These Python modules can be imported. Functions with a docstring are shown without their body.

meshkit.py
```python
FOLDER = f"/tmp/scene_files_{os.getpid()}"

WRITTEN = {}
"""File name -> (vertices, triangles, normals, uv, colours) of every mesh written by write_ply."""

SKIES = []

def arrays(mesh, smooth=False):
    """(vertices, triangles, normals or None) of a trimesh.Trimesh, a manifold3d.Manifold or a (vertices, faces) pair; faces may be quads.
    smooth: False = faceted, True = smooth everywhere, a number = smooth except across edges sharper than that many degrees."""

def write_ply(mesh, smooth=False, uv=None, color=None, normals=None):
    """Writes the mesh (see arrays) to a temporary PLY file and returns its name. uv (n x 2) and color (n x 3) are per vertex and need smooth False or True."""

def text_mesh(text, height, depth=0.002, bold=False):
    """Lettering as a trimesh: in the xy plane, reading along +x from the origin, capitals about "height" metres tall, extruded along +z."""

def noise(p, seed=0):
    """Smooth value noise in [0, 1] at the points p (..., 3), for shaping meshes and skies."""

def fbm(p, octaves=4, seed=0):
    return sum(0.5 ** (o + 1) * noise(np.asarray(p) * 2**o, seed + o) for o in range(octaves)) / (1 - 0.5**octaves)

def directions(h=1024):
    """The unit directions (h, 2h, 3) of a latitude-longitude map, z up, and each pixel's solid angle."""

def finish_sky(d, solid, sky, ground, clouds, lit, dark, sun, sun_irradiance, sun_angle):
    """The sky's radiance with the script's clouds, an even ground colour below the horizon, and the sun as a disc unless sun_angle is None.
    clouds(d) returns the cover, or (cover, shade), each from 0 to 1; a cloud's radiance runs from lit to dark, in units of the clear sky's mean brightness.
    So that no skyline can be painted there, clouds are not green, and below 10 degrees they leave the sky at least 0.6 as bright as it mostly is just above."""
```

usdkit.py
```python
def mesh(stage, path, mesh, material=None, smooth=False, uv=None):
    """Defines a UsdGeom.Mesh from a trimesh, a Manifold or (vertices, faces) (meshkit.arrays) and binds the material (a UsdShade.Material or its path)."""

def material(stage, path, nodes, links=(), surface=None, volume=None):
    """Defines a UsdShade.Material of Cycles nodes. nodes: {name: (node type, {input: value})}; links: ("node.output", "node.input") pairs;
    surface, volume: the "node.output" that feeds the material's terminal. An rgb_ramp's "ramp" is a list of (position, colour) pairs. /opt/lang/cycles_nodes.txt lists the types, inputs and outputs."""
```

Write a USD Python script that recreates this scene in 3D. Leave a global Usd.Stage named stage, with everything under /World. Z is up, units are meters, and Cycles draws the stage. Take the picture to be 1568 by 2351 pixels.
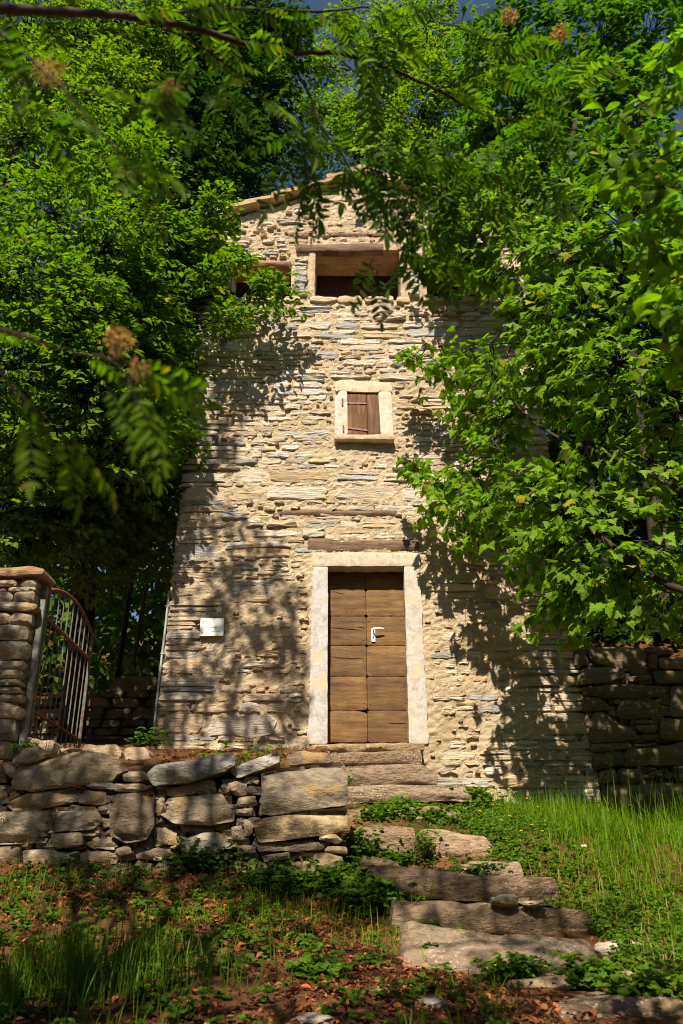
import math, random
import numpy as np, trimesh, usdkit, meshkit
from scipy.interpolate import RBFInterpolator
from scipy.spatial import Delaunay
from shapely.geometry import Polygon, Point
import shapely
from pxr import Usd, UsdGeom, UsdLux, UsdShade, Gf, Sdf, Vt

stage = Usd.Stage.CreateInMemory()
UsdGeom.SetStageUpAxis(stage, 'Z'); UsdGeom.SetStageMetersPerUnit(stage, 1.0)
WORLD = UsdGeom.Xform.Define(stage, '/World'); stage.SetDefaultPrim(WORLD.GetPrim())
UsdGeom.Scope.Define(stage, '/World/Looks')
rng = np.random.default_rng(11); random.seed(11)

# ------------------------------------------------------------------ camera, sky, sun, exposure
FPX, CX, CY, PITCH, EYE = 2000.0, 784.0, 1175.5, math.radians(24.6), 1.5
EXPOSURE = 1.0
SUN_E, SUN_A = math.radians(46), math.radians(9)          # elevation; how far left of straight behind the camera
SUN_I, SKY_S = 1.25, 0.05
cam = UsdGeom.Camera.Define(stage, '/World/camera')
cam.CreateHorizontalApertureAttr(24.0); cam.CreateFocalLengthAttr(FPX / 1568 * 24.0)
cam.CreateFStopAttr(3.8); cam.CreateFocusDistanceAttr(9.6); cam.CreateExposureAttr(EXPOSURE)
cam.CreateClippingRangeAttr(Gf.Vec2f(0.05, 1000))
cx = UsdGeom.Xformable(cam); cx.AddTranslateOp().Set(Gf.Vec3d(0, 0, EYE)); cx.AddRotateXOp().Set(90 + math.degrees(PITCH))
S = np.array([-math.sin(SUN_A) * math.cos(SUN_E), -math.cos(SUN_A) * math.cos(SUN_E), math.sin(SUN_E)])
sun = UsdLux.DistantLight.Define(stage, '/World/sun')
sun.CreateIntensityAttr(SUN_I); sun.CreateAngleAttr(0.53); sun.CreateNormalizeAttr(True); sun.CreateColorAttr(Gf.Vec3f(1.0, 0.875, 0.70))
za = S; xa = np.cross([0, 0, 1.0], za); xa /= np.linalg.norm(xa); ya = np.cross(za, xa)
M4 = Gf.Matrix4d(*xa, 0, *ya, 0, *za, 0, 0, 0, 0, 1)
UsdGeom.Xformable(sun).AddTransformOp().Set(M4)
sky = UsdLux.DomeLight.Define(stage, '/World/sky')
skym = usdkit.material(stage, '/World/Looks/sky', {
    'sky': ('sky_texture', {'sky_type': 'single_scattering', 'sun_disc': False, 'sun_elevation': SUN_E, 'sun_rotation': math.atan2(S[0], S[1]), 'altitude': 700.0}),
    'bg': ('background_shader', {'strength': SKY_S})}, [('sky.color', 'bg.color')], surface='bg.background')
UsdShade.MaterialBindingAPI.Apply(sky.GetPrim()).Bind(skym)
sky.GetPrim().SetCustomDataByKey('kind', 'structure')

def W(px, py, Y):
    """The point at depth Y seen at (px, py) of the photograph at 1568 x 2351."""
    u, v = px - CX, CY - py
    c, s = math.cos(PITCH), math.sin(PITCH)
    dy, dz = FPX * c - v * s, FPX * s + v * c
    return np.array([u * Y / dy, Y, EYE + dz * Y / dy])
def zoomer(ox, oy, sc):
    return lambda zx, zy, Y: W((ox + zx / sc) / 1.7423, (oy + zy / sc) / 1.7423, Y)

# ------------------------------------------------------------------ names, tags
used = {}
def numbered(path, name):
    k = used.get((path, name), 0); used[(path, name)] = k + 1
    return f'{path}/{name}' + (f'_{k:03d}' if k else '')
def tag(p, label=None, cat=None, group=None, kind=None):
    p = p.GetPrim() if hasattr(p, 'GetPrim') else p
    for k, t in (('label', label), ('category', cat), ('group', group), ('kind', kind)):
        if t: p.SetCustomDataByKey(k, t)
    return p
def thing(name, label, cat, loc=None, group=None):
    x = UsdGeom.Xform.Define(stage, numbered('/World', name))
    tag(x, label, cat, group); return str(x.GetPath())
def part(name, parent, at=None):
    return str(UsdGeom.Xform.Define(stage, numbered(parent, name)).GetPath())
def setv(m, name, val, interp):
    UsdGeom.PrimvarsAPI(m).CreatePrimvar(name, Sdf.ValueTypeNames.Color3fArray, interp).Set(Vt.Vec3fArray.FromNumpy(np.asarray(val, np.float32).reshape(-1, 3)))
def obj(name, vf, mat, parent='/World', smooth=False, tint=None, label=None, cat=None, group=None, kind=None):
    m = usdkit.mesh(stage, numbered(parent, name), vf, mat, smooth=smooth)
    if tint is not None:
        t = np.asarray(tint, float)
        if t.ndim == 1: setv(m, 'tint', t, 'constant')
        else: setv(m, 'tint', t, 'vertex')
    tag(m, label, cat, group, kind)
    return m

class MB:
    """Collects pieces into one mesh (with a tint per vertex)."""
    def __init__(s): s.v, s.f, s.t, s.n = [], [], [], 0
    def add(s, v, f, tint=(1, 1, 1)):
        v, f = np.asarray(v, float), np.asarray(f, int)
        s.v.append(v); s.f.append(f + s.n); s.n += len(v)
        t = np.asarray(tint, float); s.t.append(np.broadcast_to(t, (len(v), 3)) if t.ndim == 1 else t)
        return s
    def tm(s, m, tint=(1, 1, 1)): return s.add(m.vertices, m.faces, tint)
    @property
    def vf(s): return np.vstack(s.v), np.vstack(s.f)
    @property
    def tint(s): return np.vstack(s.t)
    def build(s, name, mat, parent='/World', smooth=False, tinted=True, **k):
        return obj(name, s.vf, mat, parent, smooth, s.tint if tinted else None, **k)

# ------------------------------------------------------------------ materials
def mat(name, nodes, links, surface='p.BSDF'): return usdkit.material(stage, '/World/Looks/' + name, nodes, links, surface=surface)

def stony(name, strata=(3, 3, 16), bump=0.6, lichen=None, rough=0.9, patch=None, low=0.62, high=1.18, dist=0.02, fine=70.0):
    """Tinted stone: mottling, bedding lines, grain; optional lichen and ochre patches."""
    N = {'g': ('geometry', {}), 't': ('attribute', {'attribute': 'tint'}),
         'mp': ('mapping', {'scale': strata}), 'n1': ('noise_texture', {'scale': 2.6, 'detail': 6.0, 'roughness': 0.65, 'distortion': 0.3}),
         'n2': ('noise_texture', {'scale': fine, 'detail': 4.0, 'roughness': 0.7}), 'n3': ('noise_texture', {'scale': 5.0, 'detail': 3.0}),
         'r1': ('rgb_ramp', {'ramp': [(0.25, (low * .9, low * .88, low * .84)), (0.5, (0.95, 0.94, 0.92)), (0.8, (high, high, high * 1.01))]}),
         'r2': ('rgb_ramp', {'ramp': [(0.3, (0.74, 0.72, 0.7)), (0.6, (1.06, 1.05, 1.03))]}),
         'm1': ('mix', {'mix_type': 'multiply', 'fac': 1.0}), 'm2': ('mix', {'mix_type': 'multiply', 'fac': 0.8}),
         'h1': ('math', {'math_type': 'multiply', 'value2': 0.35}), 'h2': ('math', {'math_type': 'add'}),
         'b': ('bump', {'strength': bump, 'distance': dist}), 'p': ('principled_bsdf', {'roughness': rough, 'specular_ior_level': 0.25})}
    L = [('g.position', 'mp.vector'), ('mp.vector', 'n1.vector'), ('g.position', 'n2.vector'), ('g.position', 'n3.vector'),
         ('n1.fac', 'r1.fac'), ('n2.fac', 'r2.fac'), ('t.color', 'm1.color1'), ('r1.color', 'm1.color2'), ('m1.color', 'm2.color1'), ('r2.color', 'm2.color2'),
         ('n2.fac', 'h1.value1'), ('n1.fac', 'h2.value1'), ('h1.value', 'h2.value2'), ('h2.value', 'b.height'), ('b.normal', 'p.normal')]
    last = 'm2.color'
    if patch:
        N['rp'] = ('rgb_ramp', {'ramp': [(0.56, (0, 0, 0)), (0.66, (1, 1, 1))]}); N['mpch'] = ('mix', {'color2': patch})
        L += [('n3.fac', 'rp.fac'), ('rp.color', 'mpch.fac'), (last, 'mpch.color1')]; last = 'mpch.color'
    if lichen:
        N['vo'] = ('voronoi_texture', {'scale': 16.0 if 'lichen' in name else 38.0}); N['nl'] = ('noise_texture', {'scale': 2.3, 'detail': 2.0})
        N['rl'] = ('rgb_ramp', {'ramp': [(0.2, (1, 1, 1)), (0.34, (0, 0, 0))]}); N['rn'] = ('rgb_ramp', {'ramp': [(0.5, (0, 0, 0)), (0.6, (1, 1, 1))]})
        N['ml'] = ('mix', {'mix_type': 'multiply', 'fac': 1.0}); N['mli'] = ('mix', {'color2': lichen})
        L += [('g.position', 'vo.vector'), ('g.position', 'nl.vector'), ('vo.distance', 'rl.fac'), ('nl.fac', 'rn.fac'), ('rl.color', 'ml.color1'), ('rn.color', 'ml.color2'),
              ('ml.color', 'mli.fac'), (last, 'mli.color1')]; last = 'mli.color'
    L.append((last, 'p.base_color'))
    return mat(name, N, L)

M = {}
M['stone'] = stony('facade_stone', strata=(3.0, 3.0, 22), bump=1.0, patch=(0.50, 0.38, 0.22), dist=0.025, low=0.6)
M['rock'] = stony('rough_rock', strata=(3.5, 3.5, 8), bump=1.0, patch=(0.30, 0.21, 0.10), dist=0.03, low=0.42, high=1.4, fine=45.0)
M['step'] = stony('step_rock', strata=(5, 5, 13), bump=1.0, lichen=(0.42, 0.39, 0.31), dist=0.045, low=0.28, high=1.35, fine=48.0)
M['mossy'] = stony('lichen_rock', strata=(2.5, 2.5, 10), bump=0.8, lichen=(0.26, 0.26, 0.06), patch=(0.15, 0.11, 0.04), low=0.5)
M['dressed'] = stony('dressed_granite', strata=(5, 5, 5), bump=0.5, dist=0.012, low=0.66, high=1.12, fine=34.0, patch=(.46, .37, .26))
M['roofslab'] = stony('roof_slab_stone', strata=(3, 3, 8), bump=0.6, patch=(0.36, 0.22, 0.09))
M['mortar'] = mat('lime_mortar', {
    'g': ('geometry', {}), 'n1': ('noise_texture', {'scale': 1.1, 'detail': 5.0, 'roughness': 0.6}), 'n2': ('noise_texture', {'scale': 70.0, 'detail': 5.0, 'roughness': 0.8}),
    'n3': ('noise_texture', {'scale': 14.0, 'detail': 4.0}),
    'r': ('rgb_ramp', {'ramp': [(0.3, (0.40, 0.31, 0.195)), (0.5, (0.51, 0.415, 0.28)), (0.72, (0.59, 0.505, 0.37))]}),
    'r2': ('rgb_ramp', {'ramp': [(0.3, (0.62, 0.58, 0.52)), (0.62, (1.05, 1.05, 1.05))]}), 'm': ('mix', {'mix_type': 'multiply', 'fac': 0.9}),
    'ha': ('math', {'math_type': 'multiply', 'value2': 0.5}), 'h': ('math', {'math_type': 'add'}),
    'b': ('bump', {'strength': 1.0, 'distance': 0.035}), 'p': ('principled_bsdf', {'roughness': 0.95, 'specular_ior_level': 0.15})},
    [('g.position', 'n1.vector'), ('g.position', 'n2.vector'), ('g.position', 'n3.vector'), ('n1.fac', 'r.fac'), ('n2.fac', 'r2.fac'), ('r.color', 'm.color1'), ('r2.color', 'm.color2'),
     ('m.color', 'p.base_color'), ('n2.fac', 'ha.value1'), ('ha.value', 'h.value1'), ('n3.fac', 'h.value2'), ('h.value', 'b.height'), ('b.normal', 'p.normal')])
def woody(name, scale, ramp, bump=0.5, rough=0.7):
    return mat(name, {'g': ('geometry', {}), 't': ('attribute', {'attribute': 'tint'}), 'mp': ('mapping', {'scale': scale}), 'n1': ('noise_texture', {'scale': 1.0, 'detail': 6.0, 'roughness': 0.62, 'distortion': 0.6}),
        'mp2': ('mapping', {'scale': tuple(6 * s for s in scale)}), 'n2': ('noise_texture', {'scale': 1.0, 'detail': 3.0, 'roughness': 0.6}),
        'n3': ('noise_texture', {'scale': 3.5, 'detail': 3.0}), 'r3': ('rgb_ramp', {'ramp': [(0.3, (0.62, 0.58, 0.55)), (0.65, (1.12, 1.1, 1.06))]}),
        'r': ('rgb_ramp', {'ramp': ramp}), 'r2': ('rgb_ramp', {'ramp': [(0.3, (0.6, 0.58, 0.55)), (0.65, (1.1, 1.1, 1.1))]}),
        'm': ('mix', {'mix_type': 'multiply', 'fac': 1.0}), 'm2': ('mix', {'mix_type': 'multiply', 'fac': 0.8}), 'm3': ('mix', {'mix_type': 'multiply', 'fac': 0.8}),
        'b': ('bump', {'strength': bump, 'distance': 0.006}), 'p': ('principled_bsdf', {'roughness': rough, 'specular_ior_level': 0.3})},
        [('g.position', 'mp.vector'), ('mp.vector', 'n1.vector'), ('g.position', 'mp2.vector'), ('mp2.vector', 'n2.vector'), ('g.position', 'n3.vector'), ('n3.fac', 'r3.fac'),
         ('n1.fac', 'r.fac'), ('n2.fac', 'r2.fac'), ('r.color', 'm.color1'), ('t.color', 'm.color2'), ('m.color', 'm2.color1'), ('r2.color', 'm2.color2'),
         ('m2.color', 'm3.color1'), ('r3.color', 'm3.color2'), ('m3.color', 'p.base_color'), ('n2.fac', 'b.height'), ('b.normal', 'p.normal')])
M['plank'] = woody('door_wood', (2.0, 2.0, 22), [(0.25, (0.060, 0.028, 0.009)), (0.5, (0.150, 0.080, 0.026)), (0.75, (0.235, 0.140, 0.052))])
M['shutter'] = woody('shutter_wood', (22, 22, 2.0), [(0.25, (0.05, 0.022, 0.010)), (0.5, (0.15, 0.065, 0.024)), (0.75, (0.27, 0.16, 0.085))])
M['beam'] = woody('weathered_beam', (3, 3, 30), [(0.25, (0.05, 0.028, 0.016)), (0.5, (0.16, 0.10, 0.06)), (0.75, (0.27, 0.19, 0.13))], bump=0.9)
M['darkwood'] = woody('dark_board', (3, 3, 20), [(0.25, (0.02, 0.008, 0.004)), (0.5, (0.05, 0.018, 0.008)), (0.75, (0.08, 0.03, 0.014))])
M['soffit'] = woody('old_lintel', (3, 9, 9), [(0.25, (0.25, 0.16, 0.075)), (0.5, (0.36, 0.25, 0.13)), (0.75, (0.44, 0.33, 0.19))])
M['bark'] = woody('bark', (14, 14, 4), [(0.25, (0.012, 0.009, 0.006)), (0.5, (0.035, 0.026, 0.018)), (0.75, (0.07, 0.055, 0.04))], bump=0.8, rough=0.9)
M['twig'] = woody('twig_bark', (20, 20, 20), [(0.25, (0.06, 0.04, 0.028)), (0.5, (0.11, 0.075, 0.05)), (0.75, (0.17, 0.12, 0.085))], bump=0.4, rough=0.6)
def plain(name, col, rough=0.5, metal=0.0, spec=0.5):
    return mat(name, {'p': ('principled_bsdf', {'base_color': col, 'roughness': rough, 'metallic': metal, 'specular_ior_level': spec})}, [])
def worn(name, c1, c2, rough=0.6, scale=9.0, edge=(0.48, 0.6)):
    return mat(name, {'g': ('geometry', {}), 'n': ('noise_texture', {'scale': scale, 'detail': 6.0, 'roughness': 0.7}), 'r': ('rgb_ramp', {'ramp': [(edge[0], c1), (edge[1], c2)]}),
        'b': ('bump', {'strength': 0.3, 'distance': 0.003}), 'p': ('principled_bsdf', {'roughness': rough})}, [('g.position', 'n.vector'), ('n.fac', 'r.fac'), ('r.color', 'p.base_color'), ('n.fac', 'b.height'), ('b.normal', 'p.normal')])
M['gatepaint'] = worn('gate_paint', (0.115, 0.14, 0.12), (0.10, 0.048, 0.024), edge=(0.46, 0.58))
M['rust'] = worn('rusty_iron', (0.17, 0.065, 0.03), (0.09, 0.04, 0.022), rough=0.75, scale=30)
M['hinge'] = worn('hinge_iron', (0.20, 0.075, 0.045), (0.12, 0.05, 0.03), rough=0.6, scale=40)
M['zinc'] = worn('zinc_pipe', (0.30, 0.34, 0.33), (0.20, 0.23, 0.22), rough=0.5, scale=6)
M['white'] = plain('white_enamel', (0.82, 0.82, 0.80), 0.35)
M['chrome'] = plain('satin_handle', (0.80, 0.82, 0.85), 0.35, 0.3)
M['nail'] = plain('nail_head', (0.22, 0.17, 0.13), 0.5, 0.7)
M['teal'] = plain('teal_print', (0.10, 0.26, 0.25), 0.5)
M['black'] = plain('black_paint', (0.02, 0.02, 0.02), 0.6)
M['red'] = plain('rusty_screw', (0.22, 0.05, 0.04), 0.5)
M['soil'] = mat('woodland_soil', {
    'g': ('geometry', {}), 'n1': ('noise_texture', {'scale': 1.6, 'detail': 6.0, 'roughness': 0.65}), 'n2': ('noise_texture', {'scale': 30.0, 'detail': 6.0, 'roughness': 0.75}),
    'r': ('rgb_ramp', {'ramp': [(0.3, (0.045, 0.022, 0.010)), (0.5, (0.13, 0.064, 0.027)), (0.7, (0.22, 0.125, 0.06))]}), 'r2': ('rgb_ramp', {'ramp': [(0.3, (0.45, 0.42, 0.4)), (0.65, (1.2, 1.15, 1.1))]}),
    'm': ('mix', {'mix_type': 'multiply', 'fac': 0.9}), 'b': ('bump', {'strength': 0.9, 'distance': 0.03}), 'p': ('principled_bsdf', {'roughness': 0.95, 'specular_ior_level': 0.1})},
    [('g.position', 'n1.vector'), ('g.position', 'n2.vector'), ('n1.fac', 'r.fac'), ('n2.fac', 'r2.fac'), ('r.color', 'm.color1'), ('r2.color', 'm.color2'), ('m.color', 'p.base_color'), ('n2.fac', 'b.height'), ('b.normal', 'p.normal')])
def leafy(name, trans=0.45, rough=0.55, tcol=(1.5, 1.8, 0.4), spec=0.18):
    return mat(name, {'t': ('attribute', {'attribute': 'tint'}), 'tm': ('mix', {'mix_type': 'multiply', 'fac': 1.0, 'color2': tcol}),
        'p': ('principled_bsdf', {'roughness': rough, 'specular_ior_level': spec}), 'tr': ('translucent_bsdf', {}), 'x': ('mix_closure', {'fac': trans})},
        [('t.color', 'p.base_color'), ('t.color', 'tm.color1'), ('tm.color', 'tr.color'), ('p.BSDF', 'x.closure1'), ('tr.BSDF', 'x.closure2')], surface='x.closure')
M['leaf'] = leafy('green_leaf'); M['rowanleaf'] = leafy('thin_leaf', trans=0.6); M['grass'] = leafy('grass_blade', trans=0.35, rough=0.5)
M['dry'] = leafy('dry_leaf', trans=0.15, rough=0.8, tcol=(1.2, 1.0, 0.8), spec=0.15)
M['flower'] = leafy('flower_petal', trans=0.3, rough=0.8, tcol=(1, 1, 1), spec=0.1)

# ------------------------------------------------------------------ shapes
def box(x0, x1, y0, y1, z0, z1, bev=0.0):
    if not bev:
        m = trimesh.creation.box([x1 - x0, y1 - y0, z1 - z0]); m.apply_translation([(x0 + x1) / 2, (y0 + y1) / 2, (z0 + z1) / 2]); return m
    b = min(bev, (x1 - x0) / 3, (y1 - y0) / 3, (z1 - z0) / 3); P = []
    for X, sx in ((x0, 1), (x1, -1)):
        for Y, sy in ((y0, 1), (y1, -1)):
            for Z, sz in ((z0, 1), (z1, -1)):
                P += [(X, Y + sy * b, Z + sz * b), (X + sx * b, Y, Z + sz * b), (X + sx * b, Y + sy * b, Z)]
    return trimesh.convex.convex_hull(np.array(P))
def tube(pts, rad, sides=6):
    p = np.asarray(pts, float); r = np.broadcast_to(np.asarray(rad, float), (len(p),))
    t = np.gradient(p, axis=0); t /= np.linalg.norm(t, axis=1, keepdims=True) + 1e-12
    a = np.cross(t, np.where(np.abs(t[:, 2:]) < .9, [0, 0, 1.], [1., 0, 0])); a /= np.linalg.norm(a, axis=1, keepdims=True) + 1e-12
    b = np.cross(t, a); g = np.arange(sides) * 2 * np.pi / sides
    v = p[:, None] + r[:, None, None] * (np.cos(g)[None, :, None] * a[:, None] + np.sin(g)[None, :, None] * b[:, None])
    i, j = np.meshgrid(np.arange(len(p) - 1), np.arange(sides), indexing='ij')
    q = np.stack([i * sides + j, i * sides + (j + 1) % sides, (i + 1) * sides + (j + 1) % sides, (i + 1) * sides + j], -1).reshape(-1, 4)
    v = np.vstack([v.reshape(-1, 3), p[:1], p[-1:]]); n = len(p) * sides
    k = np.arange(sides)
    caps = np.vstack([np.stack([np.full(sides, n), (k + 1) % sides, k], 1), np.stack([np.full(sides, n + 1), n - sides + k, n - sides + (k + 1) % sides], 1)])
    return v, np.vstack([q[:, [0, 1, 2]], q[:, [0, 2, 3]], caps])
def spline(P, n):
    from scipy.interpolate import CubicSpline
    P = np.asarray(P, float); d = np.r_[0, np.cumsum(np.linalg.norm(np.diff(P, axis=0), axis=1))]
    return CubicSpline(d, P)(np.linspace(0, d[-1], n)) if len(P) > 2 else P[0] + (P[-1] - P[0]) * np.linspace(0, 1, n)[:, None]
def ringstone(out, yf, back, proud, r):
    """Cheap stone: an irregular outline (x, z) seen from -y, bevelled and proud of yf."""
    n = len(out); c = out.mean(0); e1, e2 = .985, .88
    j = lambda a: r.uniform(-a, a, n)
    y1 = yf - proud * .45 + j(.15) * proud; y2 = yf - proud * (1 + j(.4)) + (out[:, 1] - c[1]) * r.uniform(-.16, .10) + (out[:, 0] - c[0]) * r.uniform(-.05, .05)
    o1, o2 = c + (out - c) * e1, c + (out - c) * (e2 + j(.05))[:, None]
    v = np.vstack([np.c_[out[:, 0], np.full(n, yf + back), out[:, 1]], np.c_[o1[:, 0], y1, o1[:, 1]], np.c_[o2[:, 0], y2, o2[:, 1]],
                   [[c[0] + r.uniform(-.1, .1) * np.ptp(out[:, 0]), yf - proud * r.uniform(.8, 1.35), c[1] + r.uniform(-.25, .25) * np.ptp(out[:, 1])]]])
    k = np.arange(n); q = (k + 1) % n; F = []
    for a in (0, 1): F += [np.stack([a * n + k, a * n + q, (a + 1) * n + q], 1), np.stack([a * n + k, (a + 1) * n + q, (a + 1) * n + k], 1)]
    F.append(np.stack([2 * n + k, 2 * n + q, np.full(n, 3 * n)], 1))
    return v, np.vstack(F)
def blob_outline(x0, x1, z0, z1, r, n=10, jit=.16):
    w, h = x1 - x0, z1 - z0
    base = np.array([(0, .18), (.07, 0), (.36, 0), (.68, 0), (.95, .03), (1, .3), (1, .74), (.9, 1), (.55, 1), (.22, 1), (.04, .85)])
    p = base + np.c_[r.uniform(-.05, .05, 11), r.uniform(-jit, jit, 11)]
    p[[0, 10], 0] += r.uniform(-.02, .07); p[[5, 6], 0] -= r.uniform(-.02, .07)
    sk = r.uniform(-.25, .25) * min(1, h / w * 2)
    p[:, 0] += (p[:, 1] - .5) * sk * .4
    return np.c_[x0 + p[:, 0] * w, z0 + p[:, 1] * h]
def sstep_(a, b, x): t = np.clip((x - a) / (b - a), 0, 1); return t * t * (3 - 2 * t)
def polystone(P, yf, depth, res=.035, bulge=.05, relief=.02, seed=0, sf=(2.5, 16), lean=0.0, taper=0.0, soft=.1, jit=1.0, facets=0):
    """Detailed stone: polygon P of (x, z), front displaced in beds, sides run back."""
    pg = Polygon(P)
    if not pg.is_valid: pg = pg.buffer(0)
    op = pg.buffer(-res * .4).buffer(res * .4, quad_segs=3)
    if op.area > .7 * pg.area: pg = op
    if pg.geom_type != 'Polygon': pg = max(pg.geoms, key=lambda g: g.area)
    L = pg.exterior.length; nb = max(12, int(L / res))
    B = np.array([pg.exterior.interpolate(i / nb, normalized=True).coords[0] for i in range(nb)])
    if shapely.is_ccw(pg.exterior) is False: B = B[::-1]
    rr = np.random.default_rng(seed); B = B + (meshkit.noise(np.c_[B * 9, np.full(nb, seed * 3.7)], seed)[:, None] - .5) * res * .8 * jit
    pg2 = Polygon(B).buffer(0)
    if pg2.geom_type != 'Polygon': pg2 = max(pg2.geoms, key=lambda g: g.area)
    x0, z0, x1, z1 = pg2.bounds
    gx, gz = np.meshgrid(np.arange(x0, x1, res), np.arange(z0, z1, res)); G = np.c_[gx.ravel(), gz.ravel()] + rr.uniform(-.25, .25, (gx.size, 2)) * res
    pts = shapely.points(G); inside = shapely.contains(pg2.buffer(-res * .45), pts); G = G[inside]
    A = np.vstack([B, G]); tri = Delaunay(A).simplices
    cen = A[tri].mean(1); tri = tri[shapely.contains(pg2, shapely.points(cen))]
    a, b, c = A[tri[:, 0]], A[tri[:, 1]], A[tri[:, 2]]
    fl = ((b - a)[:, 0] * (c - a)[:, 1] - (b - a)[:, 1] * (c - a)[:, 0]) < 0; tri[fl] = tri[fl][:, [0, 2, 1]]
    d = shapely.distance(pg2.exterior, shapely.points(A)); d[:nb] = 0
    prof = np.clip(d / (soft * (.45 + .9 * meshkit.noise(np.c_[A * 6, np.full(len(A), seed * .7)], seed + 9))), 0, 1)
    prof = .75 * prof + .25 * (1 - (1 - prof) ** 2)
    q = np.c_[A[:, 0] * sf[0], np.full(len(A), seed * 1.3), A[:, 1] * sf[1]]
    fb = meshkit.fbm(q, 4, seed); tq = fb * 7; fb = .45 * fb + .55 * (np.floor(tq) + sstep_(.35, .65, tq - np.floor(tq))) / 7
    rel = (fb - .5) * 2 * relief + (meshkit.fbm(np.c_[A * 5, np.full(len(A), seed * 2.1)], 3, seed + 5) - .5) * relief * 1.6
    if facets:
        c0 = (A.min(0) + A.max(0)) / 2; sc = np.ptp(A, axis=0) / 2
        for _ in range(facets):
            az = rr.uniform(0, 2 * np.pi); e = ((A - c0) / sc) @ np.array([math.cos(az), math.sin(az)])
            rel = rel - np.clip(e - rr.uniform(.25, .7), 0, None) * min(sc.min(), .12) * rr.uniform(.35, .9)
    zc = (A[:, 1] - z0) / max(z1 - z0, 1e-6)
    y = yf - bulge * prof - rel * (.35 + .65 * prof) + lean * zc
    V = [np.c_[A[:, 0], y, A[:, 1]]]; F = [tri]; n0 = len(A); prev = np.arange(nb); cB = B.mean(0)
    for k, fr in enumerate((.15, .5, 1.0)):
        jj = (meshkit.noise(np.c_[B * 6, np.full(nb, k * 5.1 + seed)], seed + k) - .5) * res * .7 * jit
        R = cB + (B - cB) * (1 - taper * fr) ; R = R + (R - cB) / (np.linalg.norm(R - cB, axis=1, keepdims=True) + 1e-9) * jj[:, None]
        V.append(np.c_[R[:, 0], y[:nb] * (1 - fr) + (yf + depth) * fr, R[:, 1]])
        cur = n0 + k * nb + np.arange(nb); s = np.roll(np.arange(nb), -1)
        F += [np.stack([prev, cur[s], prev[s]], 1), np.stack([prev, cur, cur[s]], 1)]; prev = cur
    V.append([[cB[0], yf + depth, cB[1]]]); k = n0 + 3 * nb
    s = np.roll(np.arange(nb), -1); F.append(np.stack([prev, np.full(nb, k), prev[s]], 1))
    return np.vstack(V), np.vstack(F)
def imgpoly(z, pts, Y): return np.array([z(a, b, Y)[[0, 2]] for a, b in pts])

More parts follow.
